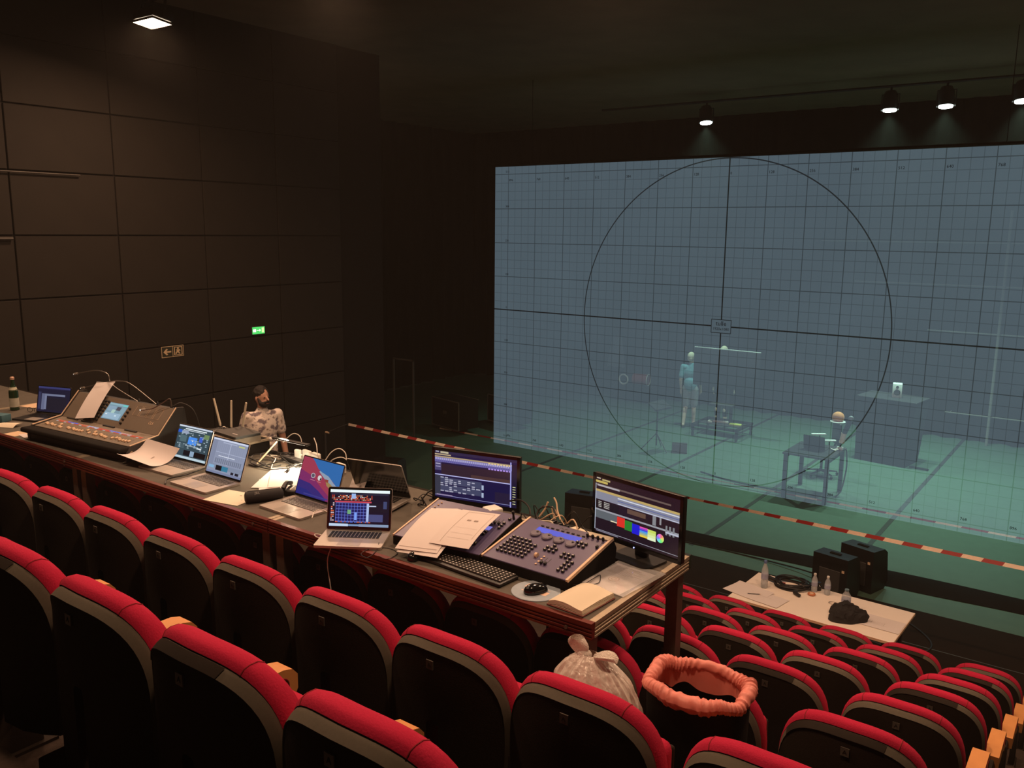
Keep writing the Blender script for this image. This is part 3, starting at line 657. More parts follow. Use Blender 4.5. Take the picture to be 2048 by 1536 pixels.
# paper propped on the console's upper panel, and the curled one at its right side
bent_sheet('curved white sheet leaning across the mixing console\'s knobs', .17, .34, (-6.09, 3.165, DZ + .262), (R(40), R(-6), R(20)), bend=.010, curl=.0, name='paper_sheet')
bent_sheet('grey printed booklet standing behind the curved sheet on the mixing console', .13, .24, (-6.20, 3.235, DZ + .268), (R(50), 0, R(18)), bend=.004, m='grey', name='booklet', cat='booklet')
bent_sheet('large white sheet curling off the mixing console\'s right front corner', .30, .24, (-5.06, 2.95, DZ + .07), (R(6), R(8), R(10)), bend=-.035, curl=.03, prints=[(.55, .5, .58, .62)])
# gooseneck lamps on the console
def gooseneck(label, pts, lit=True):
    t = thing('gooseneck_lamp', label, 'gooseneck lamp', pts[0], 0)
    o = Vector(pts[0]); P = spline([Vector(q) - o for q in pts], 8)
    obj('neck', MB().tube(P, .0038, 7), mat('neck_metal', (.25, .22, .19), .35, metal=.8), t)
    obj('socket', MB().lathe([(.009, -.012), (.009, .02), (.005, .026)], 10), 'black', t)
    d = (P[-1] - P[-2]).normalized(); obj('lamp_head', MB().tube([P[-1] - d * .005, P[-1] + d * .035], [.007, .008], 10), 'silver', t)
    if lit: obj('bulb', MB().ball(P[-1] + d * .038, (.012, .012, .012), 10, 6), emat('gooseneck_glow', (1, .85, .7), 5), t)
    return t
gooseneck('upper thin gooseneck lamp arching left over the mixing console', [(-5.72, 3.29, DZ + .27), at(225, 770, y=3.30), at(215, 748, y=3.30), at(190, 741, y=3.29), at(154, 747, y=3.27)])
gooseneck('lower thin gooseneck lamp arching left over the mixing console', [(-5.50, 3.30, DZ + .275), at(264, 770, y=3.31), at(240, 762, y=3.30), at(215, 764, y=3.29), at(168, 775, y=3.26)])
gooseneck('gooseneck lamp bent low over the mixing console\'s touch screen', [(-5.33, 3.30, DZ + .275), at(340, 798, y=3.28), at(322, 808, y=3.25), at(305, 817, y=3.22), at(290, 819, y=3.20)])
tag(obj('cable_hoop', MB().tube(spline([at(342, 815, y=3.3), at(362, 806, y=3.34), at(385, 818, y=3.38), at(397, 845, y=3.42), at(399, 868, y=3.44)], 8), .004, 6), 'dkgrey'), 'grey cable looping down behind the mixing console\'s right corner', 'cable')

# ------------------------------------------------------------------ lighting desks
def lighting_body(t, W_, D_, h0, h1):
    TX = Matrix(((0, 0, 1), (1, 0, 0), (0, 1, 0)))
    prof = [(0, .004), (D_, .004), (D_ + .01, h1 * .6), (D_ - .02, h1), (0, h0)]
    obj('body', MB().prism(prof, -W_ / 2, W_ / 2, T=TX), 'matblack', t)
    a = math.atan2(h1 - h0, D_ - .02); L = math.hypot(D_ - .02, h1 - h0)
    p_ = obj('top_panel', MB().rbox((0, 0, .002), (W_ - .004, L - .004, .006), .002, 1), 'blue', t, (0, (D_ - .02) / 2, (h0 + h1) / 2), (a, 0, 0))
    return p_, L
keym_ = MB().rbox((0, 0, .005), (.0145, .0135, .010), .002, 1).mesh('key')
keyg_ = MB().box((0, 0, .0104), (.006, .005, .0006)).mesh('key_legend')
legend = mat('key_print', (.75, .72, .70), .6)
redkey = emat('lit_key', (1, .12, .10), 1.6)
def key(parent, x, y, lit=False):
    k = obj('key', keym_, 'keyblk', parent, (x, y, .005)); obj('key_legend', keyg_, redkey if lit else legend, k)
def fader(parent, x, y, n=1):
    obj('fader_slot', MB().box((x, y, .0054), (.0025, .06, .0008)), 'black', parent)
    obj('fader_cap', MB().rbox((x, y - .02, .012), (.011, .018, .014), .003, 1), 'black', parent)
# right unit with screen, wheels and keypads
lt = thing('lighting_console', 'dark blue lighting console with black keypads and blue display, beside the right monitor', 'lighting console', (-2.06, 2.925, DZ), R(-1))
pn, L = lighting_body(lt, .47, .40, .045, .125)
obj('edge_trim', MB().box((-.236, 0, .003), (.010, L, .012)), 'beige', pn); obj('edge_trim', MB().box((.231, 0, .003), (.012, L, .014)), 'beige', pn)
picture('blue_display', .245, .042, [(0, 0, 1, 1, (84, 92, 205)), (.02, .1, .3, .9, (92, 100, 215))], pn, SCREEN, (-.02, .115, .0054))
for k in range(9): obj('soft_key', MB().box((-.13 + k * .029, .148, .007), (.014, .006, .005)), 'black', pn)
text('front_lettering', 'CONGO', .013, M['grey'], pn, (-.02, .168, .0055))
wheel = MB().lathe([(.027, .004), (.027, .012), (.022, .016), (.004, .016)], 24).mesh('encoder_wheel')
for k in range(4):
    wq = obj('encoder_wheel', wheel, mat('wheel_grey', (.13, .115, .17), .45), pn, (-.118 + k * .068, .071 - k * .003, 0)); obj('finger_dip', MB().lathe([(.006, .016), (.006, .019), (.003, .020)], 12, (.008, .008, 0)), 'black', wq)
for j in range(6):
    for i in range(7):
        if j == 5 and i > 4: continue
        key(pn, -.195 + i * .0235, -.125 + j * .0255, lit=(j == 4 and i >= 5))
for j in range(3):
    for i in range(3):
        if (i, j) in ((0, 2), (2, 2)): continue
        key(pn, .005 + i * .0235, -.03 + j * .0235)
for j in range(2):
    for i in range(3): key(pn, .105 + i * .0235, -.045 + j * .0255, lit=(j == 0 and i == 0)); key(pn, .105 + i * .0235, .065 + j * .025 - (.0 if i else 0))
for j in range(4):
    for i in range(2): key(pn, .155 + i * .0245, -.145 + j * .025)
for k in range(4): obj('toggle', MB().lathe([(.006, .004), (.007, .02), (.004, .024)], 10, (.12 + k * .028, .155, 0)), 'black', pn)
obj('label_strip', MB().box((.17, .178, .008), (.115, .03, .006)), 'cream', pn)
for x in (.055, .075): fader(pn, x, -.11)
fader(pn, .21, .11)
for j in range(4): obj('small_button', MB().lathe([(.005, .004), (.005, .009)], 10, (.035, -.145 + j * .022, 0)), 'beige', pn)
obj('thumb_wheel', MB().lathe([(.013, -.006), (.013, .006)], 16, (.0, -.09, .010), Matrix.Rotation(R(90), 3, 'Y')), 'beige', pn)
# left wing under the paper stack
lw = thing('lighting_wing', 'dark blue fader wing of the lighting desk, half covered by papers', 'lighting console', (-2.555, 2.898, DZ), R(5.5))
pw2, L = lighting_body(lw, .50, .40, .045, .125)
obj('edge_trim', MB().box((-.248, 0, .003), (.008, L, .012)), 'beige', pw2)
picture('lilac_display', .075, .035, [(0, 0, 1, 1, (128, 122, 205))], pw2, SCREEN, (.14, .03, .0054))
for k in range(5): fader(pw2, .10 + k * .023, .10); fader(pw2, .095 + k * .022, -.10)
for j in range(2):
    for i in range(4): key(pw2, .10 + i * .024, -.03 + j * .022)
for j in range(3): key(pw2, .215, .055 + j * .024 - .01)
key(pw2, .222, .135)
obj('grip_knob', MB().lathe([(.007, .004), (.005, .03), (.009, .045), (.006, .05)], 10, (.236, .15, 0)), 'black', pw2)
for k in range(5): obj('rubber_stud', MB().ball((-.22 + k * .004, .06 + k * .025, .007), (.010, .010, .010), 10, 6), 'beige', pw2)
# papers on the wing
pz = DZ + .125
bent_sheet('plan with two dark blocks, topmost of the papers on the lighting wing', .215, .325, (-2.478, 3.035, DZ + .105), (R(11), R(-2), R(9)), bend=.014, curl=.008, prints=[(.40, .66, .50, .70), (.58, .66, .68, .70), (.22, .06, .226, .95), (.22, .94, .9, .945), (.9, .2, .906, .95), (.3, .3, .85, .303), (.3, .18, .85, .183), (.3, .45, .85, .452)])
bent_sheet('blank white sheet on the left of the lighting wing\'s paper stack', .22, .40, (-2.635, 2.985, DZ + .082), (R(11), R(-2), R(15)), bend=.018, prints=[(.05, .05, .95, .055)])
bent_sheet('lowest white sheet sticking out under the lighting wing\'s paper stack', .22, .36, (-2.600, 2.955, DZ + .066), (R(10.5), R(-2), R(11)), bend=.014)
bent_sheet('white sheet turned askew at the back of the lighting wing\'s paper stack', .21, .297, (-2.60, 3.09, DZ + .093), (R(10), 0, R(34)), bend=.010)

# ------------------------------------------------------------------ keyboard, mice, pad, notebook, sleeve
kb = thing('computer_keyboard', 'long black computer keyboard in front of the lighting wing', 'keyboard', (-2.305, 2.852, DZ), R(-4))
TX = Matrix(((0, 0, 1), (1, 0, 0), (0, 1, 0)))
obj('case', MB().rbox((0, 0, .010), (.47, .132, .016), .006, 2), 'black', kb)
kc = key_grid(.45, .110, 6, 21, .80, .78, .006); q = obj('keycaps', kc, mat('keycap_worn', (.035, .030, .026), .4), kb, (0, .008, .018)); q['kind'] = 'stuff'
lg = MB()
for j in range(6):
    for i in range(21): lg.box((-.225 + .45 / 21 * (i + .45), -.047 + .110 / 6 * (j + .55), .0243), (.006, .005, .0004))
q = obj('key_legends', lg, legend, kb); q['kind'] = 'stuff'
for sx in (-.18, .18): obj('tilt_foot', MB().box((sx, .06, .0015), (.03, .012, .003)), 'black', kb)
def mouse(label, loc, rz):
    t = thing('computer_mouse', label, 'mouse', loc, rz)
    def f(u, v):
        a = 2 * math.pi * u; s_ = math.sin(math.pi * v / 2); r_ = math.cos(math.pi * v / 2)
        return (.031 * math.cos(a) * (1 - .12 * math.sin(a)) * max(r_, .02) ** .8, .056 * math.sin(a) * max(r_, .02) ** .8 - .006 * s_, .004 + .034 * s_)
    obj('shell', MB().grid(f, 24, 9, cu=True), 'gloss', t); obj('sole', MB().lathe([(.028, .001), (.028, .005)], 20, T=Matrix.Diagonal(Vector((1, 1.75, 1)))), 'black', t)
    obj('scroll_wheel', MB().lathe([(.008, -.003), (.008, .003)], 14, (0, .026, .030), Matrix.Rotation(R(90), 3, 'Y')), 'dkgrey', t)
    obj('button_gap', MB().box((0, .038, .0295), (.0012, .03, .004), Matrix.Rotation(R(-32), 3, 'X')), 'matblack', t)
    return t
mouse('shiny black mouse left of the long keyboard', (-2.605, 2.805, DZ), R(35))
pd = thing('mouse_pad', 'round pale blue mouse pad with a printed drawing', 'mouse pad', (-1.935, 2.845, DZ), 0)
obj('disc', MB().lathe([(.105, 0), (.107, .002), (.105, .004)], 40), mat('pad_blue', (.30, .36, .42), .7), pd)
picture('drawing', .16, .12, [(.1, .2, .45, .5, (225, 190, 165)), (.55, .45, .9, .75, (230, 195, 170)), (.2, .6, .5, .64, (70, 62, 60)), (.3, .7, .6, .73, (70, 62, 60)), (.5, .15, .53, .45, (70, 62, 60)), (.6, .3, .85, .33, (225, 190, 165)), (.15, .75, .4, .8, (225, 190, 165))], pd, PRINT, (0, .005, .0042))
mouse('shiny black mouse lying on the round mouse pad', (-1.925, 2.83, DZ + .0045), R(-30))
nb = thing('notebook', 'open thick notebook with blank cream pages at the desk\'s right corner', 'notebook', (-1.725, 2.872, DZ), R(-4))
obj('cover', MB().rbox((0, 0, .004), (.185, .235, .006), .002, 1), mat('notebook_cover', (.16, .03, .02), .6), nb)
for k in range(6):
    def f(u, v, k=k): return ((u - .5) * (.178 - .002 * k), (v - .5) * .228, .008 + .004 * k + (.004 + .0012 * k) * math.sin(min(1, u * 1.15) * math.pi) - .006 * max(0, .18 - u) * 5 + .002 * math.sin(v * 5 + k))
    obj('page_block', MB().sheet(f, 11, 5, .0036), 'cream', nb)
sl = thing('plastic_sleeve', 'clear plastic sleeve with a printed sheet at the desk\'s right end', 'plastic sleeve', (-1.71, 3.19, DZ), R(-6))
obj('printed_sheet', MB().sheet(lambda u, v: ((u - .5) * .21 - .01, (v - .5) * .285 - .01, .002), 3, 3), 'paper', sl)
PR = [(.06, .08 + k * .035, rnd.uniform(.5, .95), .09 + k * .035, (150, 115, 100)) for k in range(9)] + [(.28, .05, .72, .065, (120, 90, 80))] + [([(.45 + .13 * math.cos(R(a)) * q, .58 + .1 * math.sin(R(a)) * q) for a in range(0, 360, 30)], c_) for q, c_ in ((1, (160, 125, 110)), (.85, (215, 200, 190)), (.5, (160, 125, 110)), (.38, (215, 200, 190)))]
picture('print', .20, .27, PR, sl, PRINT, (-.01, -.01, .0025))
clear = mat('clear_film', (.9, .9, .88), .12, trans=.0, alpha=.28)
obj('clear_film', MB().sheet(lambda u, v: ((u - .5) * .25, (v - .5) * .335, .006 + .004 * math.sin(u * 9) * math.sin(v * 7) * (1 if v > .88 or u > .88 else .3)), 15, 19, .0003), clear, sl)
pen = thing('marker_pen', 'black and white marker pen left of the long keyboard', 'pen', (-2.535, 2.86, DZ + .006), R(38))
obj('barrel', MB().tube([(-.05, 0, 0), (.03, 0, 0)], .0055, 10), 'black', pen); obj('cap', MB().tube([(.03, 0, 0), (.07, 0, 0)], .006, 10), 'white', pen); obj('tip', MB().tube([(-.05, 0, 0), (-.065, 0, 0)], [.004, .001], 8), 'black', pen)

# ------------------------------------------------------------------ small things along the desk
def bottle_glass(label, loc):
    t = thing('glass_bottle', label, 'bottle', loc)
    gl = mat('green_glass', (.012, .030, .012), .08, var=.05)
    obj('body', MB().lathe([(.030, 0), (.036, .006), (.036, .150), (.033, .170), (.020, .205), (.0145, .225), (.0140, .262), (.016, .266), (.0145, .270)], 24), gl, t)
    obj('label', MB().lathe([(.0364, .030), (.0364, .105)], 24), mat('bottle_label', (.42, .40, .32), .6), t)
    obj('neck_label', MB().lathe([(.0335, .168), (.0245, .195)], 24), mat('neck_label', (.48, .45, .33), .6), t)
    obj('cap', MB().lathe([(.0165, .258), (.0165, .275), (.012, .281)], 20), mat('copper_cap', (.62, .38, .27), .4, metal=.3), t)
    return t
bottle_glass('dark green glass bottle with pale label at the desk\'s far left', at(30, 820, z=DZ))
def adapter(label, loc, rz, d=(.08, .08, .028), upright=False, name='power_adapter'):
    t = thing(name, label, 'power adapter', loc, rz)
    dd = (d[0], d[2], d[1]) if upright else d
    obj('body', MB().rbox((0, 0, dd[2] / 2), dd, .008, 3), 'white', t)
    obj('plug', MB().rbox((dd[0] / 2 + .004, 0, dd[2] / 2), (.012, .012, .008), .002, 1), 'white', t)
    return t
tag(obj('tissue_box', MB().rbox((0, 0, .03), (.12, .09, .06), .006, 2), mat('teal_card', (.05, .13, .16), .6), None, at(2, 843, z=DZ), (0, 0, R(20))), 'small teal box cut by the left edge of the picture', 'box')
bent_sheet('crumpled pale cloth in front of the teal box', .16, .10, at(18, 853, z=DZ) + Vector((0, 0, .004)), (0, 0, R(25)), bend=.018, curl=.015, m='cream', name='cloth', cat='cloth')
bent_sheet('brown booklet left of the mixing console\'s front', .15, .11, at(33, 868, z=DZ) + Vector((0, 0, .002)), (0, 0, R(5)), m='beige', name='booklet', cat='booklet')
bent_sheet('narrow white paper slip left of the mixing console\'s front', .14, .05, at(50, 872, z=DZ) + Vector((0, 0, .003)), (0, 0, R(-8)), name='paper_slip')
bent_sheet('tan folder lying behind the black laptop at the desk\'s left end', .21, .15, at(72, 812, z=DZ) + Vector((0, 0, .002)), (0, 0, R(10)), m='beige', name='folder', cat='folder')
gl_ = thing('eyeglasses', 'dark folded eyeglasses left of the black laptop', 'eyeglasses', at(67, 825, z=DZ), R(20))
for sx in (-1, 1):
    obj('lens_rim', MB().tube([(sx * .034 + .026 * math.cos(R(a)), 0, .022 + .02 * math.sin(R(a))) for a in range(0, 360, 30)], .0022, 6, closed=True), 'black', gl_)
    obj('temple_arm', MB().tube([(sx * .06, 0, .024), (sx * .062, .06, .022), (sx * .02, .09, .008)], .002, 6), 'black', gl_)
# papers between the laptops
bent_sheet('brightly lit white sheet, topmost of the fanned pile under the desk lamp', .297, .42, (-4.08, 3.33, DZ + .008), (0, 0, R(48)), bend=.004)
bent_sheet('white sheet fanned under the topmost one beneath the desk lamp', .297, .42, (-4.10, 3.28, DZ + .005), (0, 0, R(34)), bend=.002)
bent_sheet('white sheet at the front of the fanned pile beside the black phone', .297, .36, (-3.98, 3.17, DZ + .003), (0, 0, R(52)), bend=.001)
bent_sheet('tan printed sheet hanging over the desk edge left of the black cylindrical case', .25, .21, (-4.035, 2.845, DZ + .0025), (0, 0, R(12)), prints=[(.55, .7, .6, .74), (.8, .4, .84, .43)], m='cream')
bent_sheet('white card with two dark spots standing behind the wave-wallpaper laptop', .13, .16, (-3.50, 3.30, DZ + .06), (R(62), 0, R(-8)), prints=[(.55, .62, .68, .70), (.66, .50, .80, .58)], name='card', cat='card')
cs = thing('cylindrical_case', 'black padded cylindrical case lying between the grey laptops', 'case', (-3.845, 2.915, DZ + .034), R(62))
obj('roll', MB().tube([(-.105, 0, 0), (-.10, 0, 0), (-.085, 0, 0), (.085, 0, 0), (.10, 0, 0), (.105, 0, 0)], [.02, .031, .034, .034, .031, .02], 20), mat('case_fabric', (.014, .013, .014), .8, bump=.2, scale=300), cs)
obj('zip', MB().tube([(-.09, .0, .0345), (.09, .0, .0345)], .0022, 5), 'black', cs)
text('case_mark', 'JBL', .022, M['grey'], cs, (-.04, -.0225, .0262), (R(40), 0, 0))
ph_ = thing('desk_phone', 'black handset with white keys between the paper pile and the laptop', 'phone', (-3.80, 3.125, DZ), R(30))
obj('base', MB().rbox((0, 0, .018), (.15, .12, .036), .012, 3), 'black', ph_)
obj('key_plate', MB().box((.01, -.005, .037), (.10, .07, .003)), 'white', ph_)
for j in range(4):
    for i in range(3): obj('key', MB().box((-.02 + i * .03, -.032 + j * .018, .040), (.02, .010, .004)), 'grey', ph_)
obj('handset', MB().tube(spline([(-.07, -.065, .045), (-.072, 0, .062), (-.07, .065, .045)], 6), .014, 10), 'black', ph_)
# LED desk lamp over the papers
dl = thing('desk_lamp', 'slim LED desk lamp with a black bar head shining on the paper pile', 'desk lamp', (-4.49, 3.36, DZ), 0)
o_ = Vector((-4.49, 3.36, DZ))
A_ = at(556, 881, y=3.50) - o_; B1, B2 = at(547, 875, y=3.53) - o_, at(617, 890, y=3.46) - o_
obj('foot', MB().vbox((0, 0, .006), (.10, .08, .012), .02), 'black', dl)
obj('arm', MB().tube([Vector((0, 0, .01)), A_], .0055, 8), 'beige', dl)
dv = (B2 - B1).normalized(); rz_ = math.atan2(dv.y, dv.x); LB = (B2 - B1).length
hd = obj('head', MB().rbox((0, 0, 0), (LB, .034, .012), .005, 2), 'black', dl, (B1 + B2) / 2, (0, -math.asin(dv.z), rz_))
obj('lit_strip', MB().box((0, 0, -.0068), (LB * .86, .018, .0016)), emat('led_strip', (1, .86, .62), 4), hd)
obj('joint', MB().ball(A_, (.018, .018, .018), 12, 8), 'dkgrey', dl)
L_ = bpy.data.lights.new('desk_lamp_light', 'AREA'); L_.shape = 'RECTANGLE'; L_.size = LB * .8; L_.size_y = .02; L_.energy = 7; L_.color = (1, .84, .58)
lo = bpy.data.objects.new('desk_lamp_light', L_); col.objects.link(lo); lo.parent = hd; lo.location = (.05, -.004, -.010); lo.rotation_euler = (R(-34), R(12), 0)
# white adapters and their leads
adapter('white power adapter standing at the left of the outlet cluster', (-4.30, 3.615, DZ), R(-8), upright=True)
adapter('white power adapter standing at the right of the outlet cluster', (-4.20, 3.605, DZ), R(-8), upright=True)
adapter('slim white power adapter leaning on the outlet cluster', (-4.39, 3.615, DZ), R(10), d=(.05, .07, .025), upright=True)
adapter('single white power adapter behind the wave-wallpaper laptop', (-3.94, 3.58, DZ), R(-10), d=(.085, .06, .03), upright=True)
adapter('white power adapter in front of the blue cue monitor', (-2.53, 3.315, DZ + .10), R(-20), d=(.08, .08, .03))
ob = thing('outlet_strip', 'black multi-socket strip under the white adapters', 'power strip', (-4.30, 3.545, DZ), R(-6))
obj('bar', MB().rbox((0, 0, .016), (.34, .05, .032), .006, 2), 'black', ob)
for k in range(5): obj('socket', MB().lathe([(.017, .033), (.017, .0335), (.012, .030)], 14, (-.13 + k * .065, 0, 0)), 'dkgrey', ob)
# network rack: small flight case, router with three antennas, black boxes
rk = thing('flight_case', 'open small flight case of black gear with metal edges behind the laptops', 'flight case', (-4.97, 3.47, DZ), R(0))
obj('case_body', MB().rbox((0, 0, .045), (.52, .34, .09), .004, 1), 'matblack', rk)
for sy in (-1, 1):
    obj('edge_rail', MB().box((0, sy * .171, .088), (.53, .012, .014)), 'aluend', rk); obj('edge_rail', MB().box((sy * .261, 0, .088), (.012, .352, .014)), 'aluend', rk)
for sx in (-1, 1):
    for sy in (-1, 1): obj('ball_corner', MB().ball((sx * .262, sy * .172, .085), (.034, .034, .034), 12, 8), 'silver', rk)
obj('butterfly_latch', MB().rbox((.12, -.176, .055), (.06, .008, .05), .004, 1), 'silver', rk)
rt = thing('wifi_router', 'black router with three tall pale antennas on the flight case', 'router', (-5.06, 3.53, DZ + .09), R(8))
obj('body', MB().rbox((0, 0, .015), (.22, .13, .03), .008, 2), 'black', rt)
for sx, lean in ((-.095, -.05), (0, .012), (.095, .045)):
    a = obj('antenna', MB().tube([(0, 0, .0), (0, 0, .03), (lean * 1.0, .0, .21)], [.007, .008, .007], 8), 'cream', rt, (sx * 1.15, .06, .02)); obj('pivot', MB().lathe([(.009, -.008), (.009, .008)], 10, (0, 0, .01), Matrix.Rotation(R(90), 3, 'X')), 'black', a)
for j, (nm, x, y, dz, wd, dp, h, m_) in enumerate((('tan topped rack unit carrying the closed black laptop', -4.83, 3.44, .09, .24, .26, .045, 'mixer'),)):
    u = thing('rack_unit', nm, 'rack unit', (x, y, DZ + dz), R(-4)); obj('chassis', MB().rbox((0, 0, h / 2), (wd, dp, h), .003, 1), m_, u); obj('front_plate', MB().box((0, -dp / 2 - .002, h / 2), (wd + .01, .004, h)), 'mixer', u)
    for sx in (-1, 1): obj('front_screw', MB().lathe([(.004, 0), (.004, .002)], 8, (sx * wd * .46, -dp / 2 - .0045, h / 2), Matrix.Rotation(R(90), 3, 'X')), 'silver', u)
cl = thing('closed_laptop', 'closed flat black laptop on the tan rack unit in front of the man', 'laptop', (-4.83, 3.47, DZ + .1355), R(-6))
obj('base', MB().vbox((0, 0, .006), (.26, .2, .010), .012), 'black', cl); obj('lid', MB().vbox((0, 0, .0145), (.26, .2, .006), .012), 'dkgrey', cl); obj('lid_mark', MB().box((.05, -.05, .0178), (.06, .006, .0006)), 'paper', cl)
tag(obj('cardboard_box', MB().rbox((0, 0, .03), (.10, .16, .06), .003, 1), 'matblack', None, (-5.36, 3.58, DZ), (0, 0, R(10))), 'small black box behind the mixing console\'s right corner', 'box')
# tangled cables: behind the laptops, beside the blue monitor, behind the lighting desk
def tangle(n, c, sx, sy, h, label, group, m='black', r=.0035, seed=1):
    g = random.Random(seed)
    for k in range(n):
        p0 = Vector((c[0] + g.uniform(-sx, sx) * .8, c[1] + g.uniform(-sy, sy), c[2] + r)); pts = [p0]
        a = g.uniform(0, 6.28)
        for j in range(g.randint(4, 7)):
            a += g.uniform(-1.6, 1.6); q = pts[-1] + Vector((math.cos(a) * sx * .42, math.sin(a) * sy * .6, 0))
            q.x = min(c[0] + sx, max(c[0] - sx, q.x)); q.y = min(c[1] + sy, max(c[1] - sy, q.y)); q.z = c[2] + r + g.random() ** 2 * h; pts.append(q)
        pts[-1].z = c[2] + r
        tag(obj('cable', MB().tube(spline(pts, 6), r * g.uniform(.8, 1.2), 6), m), label, 'cable', group)
tangle(12, (-4.55, 3.47, DZ), .38, .14, .05, 'black cable in the tangle behind the grey laptops', 'black cables behind the grey laptops', seed=3)
tangle(3, (-4.50, 3.45, DZ), .34, .14, .03, 'white cable in the tangle behind the grey laptops', 'white cables behind the grey laptops', 'wcable', .003, seed=8)
tangle(9, (-3.02, 3.50, DZ), .14, .11, .06, 'black cable in the heap left of the blue cue monitor', 'black cables left of the blue cue monitor', seed=5)
tangle(9, (-2.25, 3.47, DZ), .22, .11, .10, 'black cable in the heap between the two monitors', 'black cables between the two monitors', seed=11)
tangle(3, (-2.30, 3.47, DZ), .20, .10, .12, 'tan cable in the heap between the two monitors', 'tan cables between the two monitors', 'beige', .0035, seed=17)
tangle(4, (-5.02, 3.43, DZ + .092), .2, .12, .04, 'thin grey cable crossing the small flight case', 'grey cables on the flight case', 'grey', .0025, seed=21)
def cable(label, pts, m='wcable', r=.003, n=8): return tag(obj('cable', MB().tube(spline(pts, n), r, 7), m), label, 'cable')
cable('white lead arching over the outlet cluster', [at(566, 885, y=3.55), at(580, 871, y=3.56), at(590, 867, y=3.57), at(600, 873, y=3.58), at(604, 887, y=3.58)])
cable('white lead dropping at the right of the outlet cluster', [at(628, 876, y=3.58), at(633, 890, y=3.56), at(635, 910, y=3.54), at(638, 925, z=DZ + .004)])
cable('white lead arching over to the single adapter', [at(648, 925, y=3.56), at(662, 905, y=3.57), at(678, 897, y=3.58), at(690, 905, y=3.585), at(693, 918, y=3.58)])
cable('short white lead bowing left of the single adapter', [at(655, 928, z=DZ + .004), at(668, 918, y=3.54), at(685, 915, y=3.56), at(700, 925, y=3.57)])
cable('white charging lead hanging down the desk front beside the cue laptop', [at(655, 1073, z=DZ + .012), at(632, 1068, z=DZ + .006), at(633, 1074, z=DZ + .004), (-3.07, 2.712, DZ - .004), (-3.085, 2.70, DZ - .10), (-3.07, 2.70, DZ - .22), (-3.05, 2.702, DZ - .36)], r=.0028)
cable('white looped lead on the wave-wallpaper laptop\'s corner', [at(624, 1036, z=DZ + .018), at(629, 1024, z=DZ + .03), at(642, 1019, z=DZ + .035), at(655, 1024, z=DZ + .02)], r=.0028)
cable('black lead lying in front of the lilac-mixer laptop', [at(330, 968, z=DZ + .005), at(336, 958, z=DZ + .02), at(370, 950, z=DZ + .03), at(405, 938, z=DZ + .02), at(428, 930, z=DZ + .006)], 'black', .004)
cable('black thin lead looping in front of the cue laptop', [at(758, 1085, z=DZ + .016), at(752, 1102, z=DZ + .004), at(735, 1115, z=DZ + .004), at(722, 1108, z=DZ + .003), at(740, 1098, z=DZ + .003), at(775, 1096, z=DZ + .003), at(795, 1106, z=DZ + .003), at(775, 1118, z=DZ + .003), at(757, 1112, z=DZ + .003)], 'black', .0018)
cable('black mouse lead curving over the plastic sleeve', [at(1120, 1172, z=DZ + .01), at(1165, 1168, z=DZ + .02), at(1185, 1158, z=DZ + .015), at(1200, 1150, z=DZ + .01), at(1198, 1165, z=DZ + .01), at(1180, 1170, z=DZ + .008)], 'black', .0018)
cable('tan audio plug standing in the cable heap between the monitors', [at(1078, 1034, y=3.45), at(1090, 1018, y=3.47), at(1096, 1004, y=3.48)], 'beige', .005)
cable('tan plug lead bowing up in the cable heap between the monitors', [at(1108, 995, y=3.5), at(1113, 1006, y=3.49), at(1115, 1022, y=3.47), at(1121, 1040, y=3.44)], 'beige', .0042)
cable('black cable hoop rising behind the lighting console', [at(1075, 1040, y=3.42), at(1074, 1025, y=3.45), at(1085, 1015, y=3.47), at(1105, 1015, y=3.47), at(1112, 1030, y=3.44)], 'black', .004)
cable('thick black cable dropping beside the blue cue monitor', [at(1020, 1002, y=3.46), at(1040, 1000, y=3.46), at(1058, 1015, y=3.44), at(1061, 1045, y=3.40)], 'black', .005)
cable('tan ribbon lead along the back of the lighting console', [at(1028, 1036, y=3.36), at(1065, 1042, y=3.35), at(1100, 1043, y=3.34), at(1106, 1052, y=3.33)], 'cream', .005)
tag(obj('paper_note', MB().sheet(lambda u, v: ((u - .5) * .12, (v - .5) * .05, 0), 3, 3), 'cream', None, at(1160, 1062, z=DZ) + Vector((0, 0, .003)), (0, 0, R(-15))), 'small cream note behind the lighting console', 'paper')
plug = thing('plug_block', 'black round plug cluster behind the lighting console', 'plug', at(1115, 1052, y=3.36), R(-15))
for k in range(3): obj('plug_barrel', MB().tube([(-.05 + k * .045, -.02, 0), (-.05 + k * .045, .03, 0)], .014, 12), 'gloss', plug)

